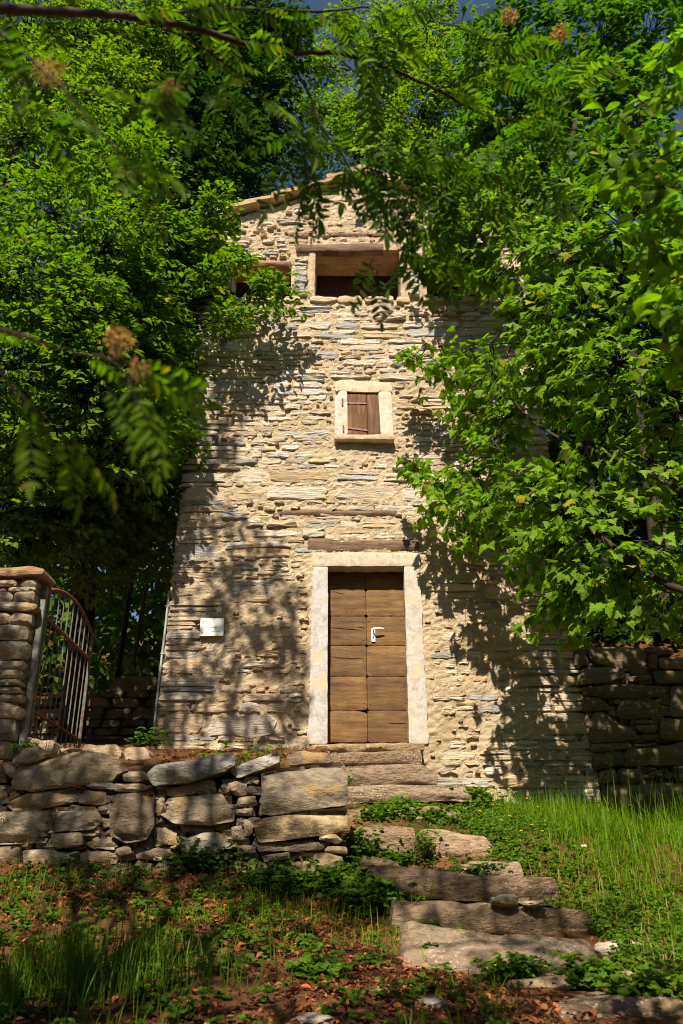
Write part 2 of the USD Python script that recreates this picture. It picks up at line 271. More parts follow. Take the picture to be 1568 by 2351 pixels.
# ------------------------------------------------------------------ ground
ctrl = []
for x in (-9, -4, 0, 4, 9): ctrl += [(x, -6, -1.4), (x, 0, 0.0), (x, 2.2, .52)]
ctrl += [(x, 4.2, 1.07 + .02 * x) for x in (-5, -2, 0, 2)] + [(5, 4.4, 1.25)]
ctrl += [(-6, 6.9, 1.85), (-3, 6.9, 1.76), (-1.2, 6.9, 1.72), (0, 6.7, 1.58), (-1, 5.6, 1.42), (-3, 5.6, 1.45), (.8, 4.9, 1.16), (.8, 5.7, 1.34), (1.2, 6.2, 1.45), (1.6, 5.0, 1.23), (1.7, 5.9, 1.40), (1.55, 6.4, 1.48), (2.4, 7, 1.86), (3.2, 8, 2.1), (5.5, 8, 2.3),
         (.5, 7.0, 1.72), (.6, 7.6, 2.02), (.6, 8.2, 2.25), (1.6, 7.4, 2.04), (.4, 9.2, 2.62), (.35, 9.9, 2.8), (1.4, 9.9, 2.46), (2.6, 9.9, 2.36), (5, 9.9, 2.4), (1.4, 8.8, 2.34), (7, 9, 2.6), (-2, 9.9, 3.0), (-4, 9.9, 3.1), (-7, 9, 3.1)]
for x in (-12, -6, -3): ctrl += [(x, 13, 3.75), (x, 16, 4.6)]
for x in (0, 4, 8, 12): ctrl += [(x, 13, 4.1), (x, 16, 5.0)]
for x in (-50, -20, 0, 20, 50): ctrl += [(x, 30, 9.0), (x, 60, 20.0), (x, -30, -6.0)]
ctrl = np.array(ctrl, float)
RB = RBFInterpolator(ctrl[:, :2], ctrl[:, 2], kernel='linear', smoothing=.002)
def sstep(a, b, x): t = np.clip((x - a) / (b - a), 0, 1); return t * t * (3 - 2 * t)
def ground(x, y):
    x, y = np.broadcast_arrays(np.asarray(x, float), np.asarray(y, float)); sh = x.shape; q = np.c_[x.ravel(), y.ravel()]
    z = RB(q).reshape(sh)
    terrace = 2.50 + .24 * (np.clip(y, 7, 9.4) - 7.1) + .1 * (y - 9.4) * (y > 9.4)
    m = sstep(7.16, 7.3, y) * sstep(.02, -.16, x) * (1 - sstep(9.9, 12, y))
    z = z * (1 - m) + np.maximum(z, terrace) * m
    back = sstep(9.95, 10.3, y) * sstep(2.85, 3.0, x); z = z + back * 1.6 * (1 - sstep(12, 16, y))
    n = meshkit.fbm(np.stack([x * .9, y * .9, 0 * x], -1), 4, 3) - .5
    return z + n * .14 * sstep(40, 10, abs(y)) + (meshkit.fbm(np.stack([x * 6, y * 6, 0 * x], -1), 2, 8) - .5) * .04
def G(px, py, y0=3.5, y1=13):
    ys = np.linspace(y0, y1, 400); d = W(px, py, 1.0) - [0, 0, EYE]; zz = EYE + d[2] * ys
    h = zz - ground(d[0] * ys, ys); k = int(np.argmax(h <= 0)) if (h <= 0).any() else len(ys) - 1
    return np.array([d[0] * ys[k], ys[k], float(ground(d[0] * ys[k], ys[k]))])
lx = np.unique(np.round(np.r_[np.linspace(-80, -8, 25), np.arange(-8, 8, .09), np.linspace(8, 80, 25)], 4))
ly = np.unique(np.round(np.r_[np.linspace(-60, 0, 25), np.arange(0, 12, .08), np.arange(12, 20, .3), np.linspace(20, 90, 30)], 4))
gx, gy = np.meshgrid(lx, ly); gz = ground(gx, gy)
n1, n2 = len(lx), len(ly); i, j = np.meshgrid(np.arange(n2 - 1), np.arange(n1 - 1), indexing='ij'); a = i * n1 + j
obj('ground', (np.c_[gx.ravel(), gy.ravel(), gz.ravel()], np.stack([a, a + 1, a + n1 + 1, a + n1], -1).reshape(-1, 4)), M['soil'], smooth=True, kind='structure')

# ------------------------------------------------------------------ the tower house
HY = 10.0
xl = lambda z: -2.105 + .0172 * (z - 3.1)
xr = lambda z: 2.82 - .0317 * (z - 3.2)
RX, RZ, RS = .30, 11.62, .40
zroof = lambda x: RZ - RS * np.abs(np.asarray(x) - RX)
house = thing('stone_house', 'tall narrow rubble stone house with plank door, small shuttered window and slab roof', 'house')
openings = [(-.16, .76, 3.20, 5.33), (-.38, .85, 9.42, 10.27), (-1.62, -.72, 9.42, 10.02), (1.22, 2.12, 9.42, 10.02), (.06, .53, 7.16, 7.86)]
frames = [(-.385, .985, 3.0, 5.52), (-.70, 1.2, 9.30, 10.34), (-1.72, -.68, 9.30, 10.1), (1.2, 2.2, 9.30, 10.1), (-.10, .70, 7.0, 8.03)]
# mortar skin of the front with side and back walls
zs = np.arange(2.1, 11.95, .017); us = np.linspace(0, 1, 290)
U, Z = np.meshgrid(us, zs); X = xl(Z) + U * (xr(Z) - xl(Z))
Zc = np.minimum(Z, zroof(X) + .03)
q = np.stack([X, 0 * X, Zc], -1)
Yd = HY - .006 - (meshkit.fbm(q * [13, 1, 18], 4, 21) - .5) * .040 - (np.abs(meshkit.fbm(q * [24, 1, 30], 3, 4) - .5) - .1) * .045 - (meshkit.noise(q * [50, 1, 55], 6) - .5) * .018 - (meshkit.fbm(q * [1.1, 1, 1.1], 2, 9) - .5) * .05
nu, nz = len(us), len(zs); i, j = np.meshgrid(np.arange(nz - 1), np.arange(nu - 1), indexing='ij'); a = (i * nu + j)
cxm = X[:-1, :-1] + .008; czm = Z[:-1, :-1] + .008
keep = Z[:-1, :-1] < zroof(cxm) + .03
for (x0, x1, z0, z1) in openings: keep &= ~((cxm > x0 - .02) & (cxm < x1 + .02) & (czm > z0 - .02) & (czm < z1 + .02))
F = np.stack([a, a + 1, a + nu + 1, a + nu], -1)[keep]
wall = MB().add(np.c_[X.ravel(), Yd.ravel(), Zc.ravel()], np.vstack([F[:, [0, 1, 2]], F[:, [0, 2, 3]]]))
for xf, s in ((xl, 1), (xr, -1)):
    v = [(xf(z) + (0.001 + dx) * s, y, z) for z in (2.1, float(zroof(xf(10.9)))) for y in (HY - .005, HY + 4.6) for dx in (0, .42)]
    wall.tm(trimesh.convex.convex_hull(np.array(v)))
wall.tm(trimesh.convex.convex_hull(np.array([(x, y, z) for y in (HY + 4.61, HY + 5) for x, z in ((-2.1, 2.1), (2.8, 2.1), (2.58, 10.84), (-1.98, 10.84), (RX, RZ))])))
wall.tm(box(-1.5, 2.2, HY + .8, HY + 4.5, 9.0, 9.12)); 
wall.build('wall', M['mortar'], house, smooth=True, tinted=False)

# facing stones, laid in wavy courses
PAL = np.array([(.56, .50, .41), (.63, .58, .51), (.50, .385, .255), (.42, .42, .415), (.47, .395, .305), (.60, .52, .41), (.53, .46, .375), (.34, .355, .375)])
sr = np.random.default_rng(5); stones = []
def clear(x0, x1, z0, z1):
    return all(x1 < a or x0 > b or z1 < c or z0 > d for a, b, c, d in frames)
def skip_p(x, z):
    base = .58 if z > 10.15 else .12 if z > 6.2 else .22 if z > 5.3 else .38
    return np.clip(base + (meshkit.fbm(np.array([x * .9, 3., z * .9]), 3, 31) - .5) * .9, .02, .9)
z = 2.15
while z < 11.75:
    hc = float(np.clip(sr.lognormal(math.log(.085), .45), .04, .2)) * (1.25 if z < 5 else 1)
    x = xl(z) - .015; first = True
    while x < xr(z) - .05:
        big = first or x > xr(z) - .75
        w = hc * sr.uniform(1.5, 5.6) if not big else sr.uniform(.35, .75)
        w = float(np.clip(w, .13, .85)); h = hc * sr.uniform(.72, 1.0)
        if x + w > xr(z) - .12: w = xr(z) + .012 - x
        zz = z + (meshkit.noise(np.array([x * .8, 0., z * .6]), 2) - .5) * .10 * (not big)
        if big or sr.random() > skip_p(x + w / 2, zz):
            lay = [(zz, h)] if (h < .075 or sr.random() < .55) else [(zz, h * .52), (zz + h * .55, h * .45)]
            for (zq, hq) in lay:
                xa_, xb_ = x + sr.uniform(0, .012), x + w - sr.uniform(.006, .03)
                if big: xa_, xb_ = x, x + w - .01
                if xb_ - xa_ < .07 or zq + hq > zroof(xa_) - .10 or zq + hq > zroof(xb_) - .10: continue
                if not clear(xa_, xb_, zq, zq + hq): continue
                stones.append((xa_, xb_, zq, zq + hq, big))
        x += w + sr.uniform(.004, .02); first = False
    z += hc + sr.uniform(.004, .014)
# small stones pinned into the open mortar between them
occ = np.zeros((1000, 520), bool)
def cells(x0, x1, z0, z1): return slice(int((z0 - 2) * 100), int((z1 - 2) * 100) + 1), slice(int((x0 + 2.3) * 100), int((x1 + 2.3) * 100) + 1)
for s_ in stones: occ[cells(*s_[:4])] = True
for _ in range(16000):
    zq, w = sr.uniform(2.2, 11.7), float(np.clip(sr.lognormal(math.log(.11), .5), .05, .34)); h = w * sr.uniform(.16, .42); xq = sr.uniform(xl(zq) + .02, xr(zq) - w - .02)
    if zq + h > zroof(xq) - .1 or zq + h > zroof(xq + w) - .1 or not clear(xq, xq + w, zq, zq + h) or sr.random() < (.6 if zq > 10.2 or zq < 5 else .15): continue
    c_ = cells(xq - .008, xq + w + .008, zq - .006, zq + h + .006)
    if occ[c_].any(): continue
    occ[c_] = True; stones.append((xq, xq + w, zq, zq + h, False))
stones.sort(key=lambda s: -(s[1] - s[0]) * (s[3] - s[2]))
rest = MB()
for k, (x0, x1, z0, z1, big) in enumerate(stones):
    out = blob_outline(x0, x1, z0, z1, sr, jit=.09 if big else .17)
    pr = (sr.uniform(.006, .024) if sr.random() < .75 else sr.uniform(.024, .045)) if not big else sr.uniform(.010, .03)
    c = PAL[sr.choice(8, p=[.20, .17, .12, .11, .13, .12, .10, .05])] * sr.uniform(.82, 1.15)
    if z0 < 5.2 and sr.random() < .5: c = c * (1.0, .93, .82)
    vf = ringstone(out, HY - .004, .05, pr, sr)
    if k < 296: obj('wall_stone', vf, M['stone'], house, tint=c)
    else: rest.add(*vf, c)
rest.build('wall_stone_infill', M['stone'], house, kind='stuff')

# embedded timbers
def timber(x0, x1, z0, z1, y, d, seed, m, parent, name='tie_beam', sag=.02, tint=(1, 1, 1)):
    n = 26; xs = np.linspace(x0, x1, n); mid = (z0 + z1) / 2; h = (z1 - z0) / 2
    w = (meshkit.noise(np.c_[xs * 2.2, 0 * xs, 0 * xs], seed) - .5) * sag * 2
    hh = h * (.82 + .4 * meshkit.noise(np.c_[xs * 2.7, 0 * xs + 4, 0 * xs], seed + 1))
    P = np.r_[np.c_[xs, mid + w - hh], np.c_[xs, mid + w + hh][::-1]]
    return obj(name, polystone(P, y, d, res=.022, bulge=.02, relief=.012, seed=seed, sf=(1.2, 40), soft=.04), m, parent, smooth=35, tint=tint)
def dp(x0, x1, y0, y1, Y=HY):   # display rectangle -> x0, x1, z0, z1
    p, q_ = W(x0, y1, Y), W(x1, y0, Y); return p[0], q_[0], p[2], q_[2]
timber(*dp(706, 962, 1238, 1262), HY - .025, .1, 3, M['beam'], house, sag=.028)
timber(*dp(640, 912, 1172, 1183), HY - .02, .1, 4, M['beam'], house, sag=.012)
timber(*dp(660, 905, 537, 544), HY - .018, .1, 5, M['beam'], house, sag=.012, tint=(1.0, .8, .72))
timber(*dp(1075, 1105, 518, 538), HY - .018, .1, 15, M['beam'], house, sag=.005, tint=(.5, .5, .5))

# door, its stone frame
zd = zoomer(1200, 2180, 2.671)
door = part('door', house)
DY = HY + .17
rows = [300, 480, 760, 1075, 1403, 1765, 2112]
zz = [zd(710, r, DY)[2] for r in rows]; zz[0] = 5.36
pr_ = np.random.default_rng(3); nails = MB()
for k in range(6):
    for c in (0, 1):
        x0, x1 = ((-.170, .297), (.303, .775))[c]; z1, z0 = zz[k] - .004, zz[k + 1] + .004
        n = 18; xs = np.linspace(x0, x1, n); wob = .003
        P = np.r_[np.c_[xs, z0 + pr_.uniform(-wob, wob, n)], np.c_[xs, z1 + pr_.uniform(-wob, wob, n)][::-1]]
        if k == 5 and c == 0: P[n] = (x1, z1 - .022); P[n + 1] = (xs[-2], z1 - .022); P[n + 2] = (xs[-3], z1 - .016); P[n + 3] = (xs[-5], z1 - .004)
        if k == 3 and c == 0: P[0:1] = P[0:1]; P[n - 1] = (x1, z0 - .012); P[n - 2] = (xs[-2], z0 - .010)
        obj('plank', polystone(P, DY + .002, .04, res=.035, bulge=.008, relief=.0015, seed=40 + k * 2 + c, sf=(1, 30), soft=.008, jit=.06), M['plank'], door, smooth=30, tint=np.array((1.0, .97, .93)) * pr_.uniform(.8, 1.12))
        for fx in (.07, .5, .92):
            for fz in (.2, .8) if (k + c) % 3 else (.15, .5, .85):
                s = trimesh.creation.icosphere(1, .0065); s.apply_scale([1, .5, 1]); s.apply_translation([x0 + (x1 - x0) * fx + pr_.uniform(-.01, .01), DY - .012, z0 + (z1 - z0) * fz + pr_.uniform(-.012, .012)]); nails.tm(s)
nails.build('nail_heads', M['nail'], door, smooth=True, tinted=False, kind='stuff')
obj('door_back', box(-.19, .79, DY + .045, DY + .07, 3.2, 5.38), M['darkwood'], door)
crk = MB()
for (a, b, c) in (((303, 882), (520, 895), (690, 915)), ((325, 1187), (475, 1205), (690, 1208)), ((310, 487), (420, 510), (470, 522)), ((930, 1905), (1050, 1902), (1155, 1907)), ((620, 872), (660, 878), (700, 875))):
    P = spline([zd(*t, DY - .0125) for t in (a, b, c)], 9); P[:, 1] = DY - .0118; P[:, 2] += pr_.uniform(-.003, .003, 9)
    crk.add(*tube(P, [.0005, .002, .003, .003, .0025, .0035, .003, .002, .0006], 4))
crk.build('plank_cracks', M['black'], door, tinted=False)
h = part('handle', door)
p0, p1 = zd(763, 1040, DY), zd(803, 898, DY)
obj('plate', box(p0[0], p1[0], DY - .022, DY - .009, p0[2], p1[2], .004), M['chrome'], h)
hz = zd(780, 915, DY)[2]; hx = (p0[0] + p1[0]) / 2
lv = MB().add(*tube([(hx, DY - .02, hz), (hx, DY - .06, hz), (hx, DY - .075, hz)], .011, 10))
lv.add(*tube(spline([(hx - .005, DY - .078, hz), (hx + .03, DY - .082, hz + .001), (hx + .09, DY - .078, hz + .004), (hx + .125, DY - .07, hz + .004)], 12), [.012] * 6 + [.011, .011, .010, .009, .008, .006], 10))
lv.build('lever', M['chrome'], h, smooth=40, tinted=False)
obj('keyhole', tube([(hx, DY - .021, zd(0, 990, DY)[2]), (hx, DY - .030, zd(0, 990, DY)[2])], .011, 12), M['black'], h)
fr = part('door_frame', house)
def dressed(name, P, y, d, seed, parent, tint=(.60, .52, .41), res=.03, relief=.004, bulge=.007):
    obj(name, polystone(np.array(P), y, d, res=res, bulge=bulge, relief=relief, seed=seed, sf=(9, 9), soft=.007, jit=.10), M['dressed'], parent, smooth=40, tint=tint)
def edge(x0, z0, x1, z1, n=9, a=.004):
    t = np.linspace(0, 1, n); d = np.array([x1 - x0, z1 - z0]); nn = np.array([-d[1], d[0]]) / np.linalg.norm(d)
    r = pr_.uniform(-a, a, n); r[[0, -1]] = 0
    return [tuple(np.array([x0, z0]) + d * tt + nn * rr) for tt, rr in zip(t[:-1], r[:-1])]
FY = HY - .045
dressed('jamb', edge(-.372, 3.2, -.16, 3.2, 4) + edge(-.16, 3.2, -.165, 5.325, 24) + edge(-.165, 5.325, -.352, 5.325, 4) + edge(-.352, 5.325, -.372, 3.2, 24), FY, .30, 61, fr, (.42, .42, .415))
dressed('jamb', edge(.757, 3.2, .975, 3.2, 4) + edge(.975, 3.2, .957, 5.325, 24, .009) + edge(.957, 5.325, .763, 5.325, 4) + edge(.763, 5.325, .757, 3.2, 24), FY - .004, .30, 62, fr, (.45, .425, .385))
dressed('lintel', edge(-.355, 5.333, .962, 5.333, 16) + edge(.962, 5.333, .965, 5.505, 4) + edge(.965, 5.505, -.355, 5.51, 16, .008) + edge(-.355, 5.51, -.355, 5.333, 4), FY, .32, 63, fr, (.47, .42, .335))

# small window with board shutter
zw = zoomer(1290, 1490, 4.9); win = part('window', house)
def wpoly(pts, Y): return [tuple(zw(a, b, Y)[[0, 2]]) for a, b in pts]
WY = HY - .035
dressed('window_lintel', wpoly([(250, 372), (330, 345), (420, 338), (490, 368), (620, 380), (840, 384), (1080, 384), (1150, 355), (1240, 372), (1370, 380), (1345, 200), (1100, 185), (900, 175), (700, 170), (540, 140), (350, 145), (240, 195)], WY), WY, .22, 71, win, (.53, .45, .34))
dressed('window_jamb', wpoly([(240, 1215), (495, 1215), (490, 800), (480, 372), (420, 345), (340, 360), (240, 500)], WY), WY, .2, 72, win, (.50, .475, .43))
dressed('window_jamb', wpoly([(1142, 1215), (1392, 1215), (1370, 800), (1350, 385), (1160, 365), (1095, 395), (1110, 700)], WY), WY, .2, 73, win, (.53, .475, .40))
SY = HY - .13
p0, p1 = zw(232, 1302, SY), zw(1410, 1215, SY)
dressed('window_sill', edge(p0[0], p0[2], p1[0], p0[2], 14, .008) + edge(p1[0], p0[2], p1[0], p1[2], 3) + edge(p1[0], p1[2], p0[0], p1[2], 14, .006) + edge(p0[0], p1[2], p0[0], p0[2], 3), SY, .28, 74, win, (.44, .37, .26), relief=.012)
SHY = HY - .005
shut = [wpoly([(497, 1212), (880, 1212), (862, 400), (483, 398)], SHY), wpoly([(888, 1212), (1138, 1212), (1094, 402), (870, 400)], SHY)]
for k, P in enumerate(shut):
    obj('shutter_board', polystone(np.array(P), SHY, .04, res=.03, bulge=.006, relief=.004, seed=80 + k, sf=(30, 2), soft=.007, jit=.05), M['shutter'], win, smooth=30, tint=((.9, .80, .62), (.75, .68, .62))[k])
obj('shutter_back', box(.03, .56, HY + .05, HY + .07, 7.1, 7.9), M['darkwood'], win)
for k, (a, b, t) in enumerate((((398, 592), (850, 603), (392, 510, 640)), ((412, 1072), (868, 1128), (410, 1035, 1150)))):
    P, Q = zw(*a, SHY - .02), zw(*b, SHY - .02); hw = .011
    v = np.array([(x, y, z + s) for (x, y, z) in (P, Q) for s in (-hw, hw) for y in (SHY - .017, SHY - .009)] + [(Q[0] + .012, y, Q[2]) for y in (SHY - .017, SHY - .009)])
    v[:, 1] = np.where(np.arange(len(v)) % 2 == 0, SHY - .0165, SHY - .0085)
    hb = MB().tm(trimesh.convex.convex_hull(v))
    A, B = zw(t[0], t[2], WY - .02), zw(t[0], t[1], WY - .02)
    hb.add(*tube([(A[0], WY - .018, A[2]), (B[0], WY - .018, B[2])], .0105, 8))
    for fx in (.25, .5, .85):
        s = trimesh.creation.icosphere(1, .005); s.apply_translation(P + (Q - P) * fx + np.array([0, .002, 0])); hb.tm(s)
    hb.build('strap_hinge', M['hinge'], win, tinted=False)

# three loft openings under the gable
def loft(x0, x1, z0, z1, d, seed, boards):
    o = part('loft_opening', house); r = np.random.default_rng(seed)
    for k, (ya, yb) in enumerate(((HY - .02, HY + d * .5 - .004), (HY + d * .5, HY + d))):
        b = box(x0 - .16, x1 + .12, ya, yb, z1 + .02 * k, z1 + .09, .012)
        obj('lintel_board', b, M['soffit'], o, tint=np.array((1, .98, .95)) * (1.0, .9)[k])
    for s, xx in ((0, x0), (1, x1)):
        P = [(xx - .10, z0), (xx, z0), (xx + .004, (z0 + z1) / 2), (xx, z1), (xx - .10, z1)] if s == 0 else [(xx, z0), (xx + .10, z0), (xx + .10, z1), (xx, z1), (xx - .003, (z0 + z1) / 2)]
        obj('jamb', polystone(np.array(P), HY - .012, d, res=.03, bulge=.02, relief=.014, seed=seed + s, sf=(9, 9), soft=.03), M['mortar'], o, smooth=40)
    for k in range(boards):
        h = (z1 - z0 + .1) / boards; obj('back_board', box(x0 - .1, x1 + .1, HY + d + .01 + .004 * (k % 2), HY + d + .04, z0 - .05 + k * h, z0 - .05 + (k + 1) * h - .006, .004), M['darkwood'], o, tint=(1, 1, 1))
    sx = x0 - .12
    while sx < x1 + .05:
        w = r.uniform(.35, .6); w = min(w, x1 + .14 - sx)
        if w > .1:
            P = blob_outline(sx, sx + w - .01, z0 - .085, z0 - .002, r, jit=.06)
            obj('sill_stone', polystone(P, HY - .05, .05 + d, res=.035, bulge=.015, relief=.008, seed=int(seed + sx * 100) % 997 + 3), M['stone'], o, smooth=40, tint=(.55, .45, .30))
        sx += w
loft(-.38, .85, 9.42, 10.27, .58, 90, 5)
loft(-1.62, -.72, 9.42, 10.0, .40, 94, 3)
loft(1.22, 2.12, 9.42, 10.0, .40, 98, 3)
timber(*dp(680, 880, 565, 580), HY - .05, .12, 8, M['beam'], house, name='lintel_beam', sag=.02)
timber(*dp(520, 668, 604, 616), HY - .045, .1, 9, M['beam'], house, name='lintel_beam', sag=.012, tint=(1.5, 1.4, 1.3))
timber(*dp(985, 1150, 600, 614), HY - .045, .1, 10, M['beam'], house, name='lintel_beam', sag=.012)
for (x0, x1, side) in ((-.70, -.49, 0), (.96, 1.12, 1)):   # thin stones stacked as piers between the openings
    zq = 9.44
    while zq < 10.08:
        h = sr.uniform(.035, .085); P = blob_outline(x0 + sr.uniform(-.01, .02), x1 + sr.uniform(-.02, .01), zq, min(zq + h, 10.12), sr, jit=.12)
        obj('pier_stone', ringstone(P, HY - .012, .08, sr.uniform(.02, .05), sr), M['stone'], house, tint=np.array((.45, .44, .42)) * sr.uniform(.85, 1.15)); zq += h + .006

# stone slab roof
roof = part('roof', house); rr = np.random.default_rng(17)
for side in (-1, 1):
    half = 2.36 if side < 0 else 2.42; nrow = 6
    for r_ in range(nrow):
        d0 = half - (r_ + 1) * half / nrow; d1 = half - r_ * half / nrow + .16     # distance from the ridge
        y = HY - .15 + rr.uniform(-.05, .04)
        while y < HY + 5.1:
            w = rr.uniform(.5, .95); th = rr.uniform(.05, .085)
            dd0, dd1 = d0 - rr.uniform(0, .05), d1 + rr.uniform(-.05, .06)
            lift = .018 + .012 * rr.random()
            P = []
            for d_, l in ((dd0, 0.0), (dd1, lift + .05)):
                for yy in (y + rr.uniform(-.03, .03), y + w - .012 + rr.uniform(-.02, .02)):
                    zt = RZ + .06 - RS * d_ + l + r_ * 0
                    for t in (0, th): P.append((RX + side * d_ + rr.uniform(-.02, .02), yy, zt + t))
                P.append((RX + side * (d_ + .03 * (1 if l else -1)), y + w * .5, RZ + .06 - RS * d_ + l + th * .4))
            m = trimesh.convex.convex_hull(np.array(P))
            obj('roof_slab', m, M['roofslab'], roof, tint=np.array((.44, .33, .20)) * rr.uniform(.75, 1.15)); y += w
for k in range(7):
    y = HY - .13 + k * .78
    obj('ridge_slab', trimesh.convex.convex_hull(np.array([(RX + sx * .3, yy, RZ + .06 - .3 * RS + .10 + t) for sx in (-1, 1) for yy in (y, y + .76) for t in (0, .07)] + [(RX, yy, RZ + .17 + t) for yy in (y, y + .76) for t in (0, .07)])), M['roofslab'], roof, tint=np.array((.42, .31, .19)) * rr.uniform(.8, 1.1))

# plaque and pipe on the front
zp = zoomer(760, 2430, 8.711); PY = HY - .075
pq = thing('plaque', 'small white notice plate with worn teal print screwed to the wall left of the door', 'plaque')
c = np.array([zp(*t, PY) for t in ((330, 990), (1160, 975), (1180, 370), (370, 375))])
v = np.vstack([c + [0, 0, 0], c + [0, .012, 0]]); obj('plate', trimesh.convex.convex_hull(v), M['white'], pq)
for k, (a, b, m) in enumerate(((460, 505, 'red'), (430, 872, 'nail'))):
    p = zp(a, b, PY); obj('screw', tube([p - [0, .006, 0], p + [0, .004, 0]], .008, 10), M[m], pq); 
tl = MB()
def dash(a, b, w, hh):
    p = zp(a, b, PY); q_ = zp(a + w, b + hh, PY); tl.tm(box(p[0], q_[0], PY - .002, PY + .003, q_[2], p[2]))
for a, b, w, hh in ((555, 462, 32, 26), (660, 462, 50, 12), (600, 462, 50, 8), (548, 625, 28, 30), (670, 622, 28, 22), (556, 495, 8, 125), (690, 480, 8, 140), (585, 580, 90, 8)): dash(a, b, w, hh)
dr = np.random.default_rng(2)
for b, a0, a1 in ((680, 545, 900), (825, 700, 1070)):
    a = a0
    while a < a1: w = dr.uniform(10, 22); dash(a, b + dr.uniform(-3, 3), w, dr.uniform(12, 22)); a += w + dr.uniform(6, 12)
tl.build('print', M['teal'], pq, tinted=False)
zg = zoomer(0, 2250, 2.24)
pp = thing('downpipe', 'thin pale grey metal pipe running up the left corner of the house', 'pipe')
P = np.array([zg(a, b, HY - .03) for a, b in ((1368, 1530), (1385, 1350), (1405, 1150), (1440, 850), (1475, 560), (1500, 275))]); P[:, 0] += .012
obj('tube', tube(spline(P, 24), .014, 10), M['zinc'], pp, smooth=40)
for k in (0.2, .55, .9):
    q_ = P[0] + (P[-1] - P[0]) * k; obj('bracket', box(q_[0] - .017, q_[0] + .03, HY - .048, HY + .01, q_[2] - .008, q_[2] + .008, .003), M['zinc'], pp)

# ------------------------------------------------------------------ terrace wall at the front left: every stone by itself
z3 = zoomer(0, 2900, 1.0453)
tw = thing('terrace_wall', 'rough dry stone retaining wall of big grey and tan blocks left of the steps', 'wall')
TW = [  # outline, tint, forward offset, relief
 ([(45,240),(75,165),(130,130),(290,98),(430,115),(500,145),(540,185),(490,205),(470,235),(300,250),(120,280),(60,270)], 1, .06), ([(45,150),(100,95),(160,88),(205,125),(150,150),(75,168)], 1, .0),
 ([(10,165),(45,165),(65,205),(50,225),(20,205)], 3, .05), ([(610,200),(650,165),(780,150),(950,112),(980,125),(985,165),(940,195),(780,240),(640,250)], 0, .10),
 ([(955,190),(1010,165),(1165,105),(1172,150),(1100,185),(990,222)], 0, .05), ([(330,236),(470,240),(478,276),(380,262)], 0, .05), ([(472,240),(600,245),(630,265),(560,278),(478,272)], 3, .06),
 ([(505,200),(600,190),(615,225),(560,240),(510,235)], 3, .03), ([(690,270),(880,225),(905,245),(870,275),(740,300),(695,298)], 1, .02), ([(915,225),(1030,230),(1035,290),(1000,300),(950,270)], 1, .0),
 ([(1195,125),(1270,105),(1370,115),(1395,145),(1390,155),(1210,168)], 2, -.1), ([(1090,195),(1200,175),(1445,155),(1462,330),(1130,380),(1092,370)], 4, .12),
 ([(20,330),(110,285),(310,262),(348,290),(320,320),(150,355),(50,360)], 1, .04), ([(320,320),(355,270),(440,280),(445,330),(400,335)], 3, .04),
 ([(452,320),(480,285),(640,280),(648,420),(610,480),(520,495),(455,460)], 2, .10), ([(660,370),(700,305),(930,282),(985,370),(980,400),(880,418),(720,410)], 3, .09),
 ([(650,290),(690,290),(690,340),(650,365)], 3, .0), ([(990,305),(1070,290),(1078,335),(1000,342)], 1, .02), ([(985,350),(1060,345),(1050,380),(985,378)], 3, .03),
 ([(-60,365),(225,355),(215,440),(180,490),(-60,500)], 5, .06), ([(225,340),(400,335),(430,400),(380,440),(220,450)], 5, .07), ([(210,455),(340,450),(345,500),(240,520),(210,500)], 3, .05),
 ([(345,490),(470,475),(500,510),(400,522)], 1, .03), ([(480,515),(540,500),(550,540),(500,545)], 1, .04), ([(1055,395),(1250,358),(1455,345),(1458,440),(1300,470),(1080,490),(1070,460)], 6, .10),
 ([(750,480),(850,450),(960,450),(975,490),(900,545),(750,530)], 7, .05), ([(640,415),(740,420),(745,500),(640,510)], 1, .02), ([(960,425),(1010,420),(1025,480),(975,480)], 3, .04), ([(745,415),(890,420),(900,447),(760,450)], 1, .0),
 ([(1330,455),(1390,445),(1440,480),(1410,497),(1330,480)], 5, .09), ([(1070,500),(1300,475),(1370,500),(1340,525),(1080,530)], 1, .05), ([(1370,505),(1450,510),(1455,540),(1350,530)], 6, .09),
 ([(1095,545),(1210,530),(1215,560),(1100,572)], 1, .04), ([(1250,545),(1290,528),(1440,545),(1425,650),(1410,700),(1340,690),(1260,620)], 6, .10), ([(90,520),(220,522),(290,545),(280,600),(100,600)], 5, .06),
 ([(330,530),(480,524),(490,580),(340,590)], 1, .03), ([(1035,560),(1130,575),(1150,680),(1040,680)], 1, .03), ([(-60,502),(85,505),(80,580),(-60,580)], 1, .02), ([(350,455),(440,445),(440,472),(350,480)], 1, .0),
 ([(-60,250),(40,250),(20,330),(-60,330)], 2, .0), ([(-60,190),(5,160),(30,240),(-60,245)], 2, .0), ([(1010,385),(1050,400),(1060,450),(1030,475),(1015,420)], 3, .02), ([(985,500),(1065,505),(1070,535),(990,535)], 1, .02),
 ([(560,510),(640,512),(740,510),(735,560),(570,560)], 1, .0), ([(40,275),(95,290),(70,300),(30,315)], 1, .02), ([(195,240),(260,238),(262,262),(200,262)], 1, .03), ([(295,246),(330,244),(345,266),(300,260)], 1, .02),
 ([(640,252),(740,262),(690,270),(650,275)], 1, .0), ([(895,412),(960,415),(962,440),(900,442)], 1, .0), ([(1090,580),(1240,560),(1250,640),(1160,690)], 2, -.02)]
TT = np.array([(.33, .31, .28), (.31, .245, .165), (.20, .155, .115), (.40, .325, .225), (.25, .21, .155), (.39, .335, .25), (.36, .275, .16), (.52, .46, .37)])
tr_ = np.random.default_rng(23)
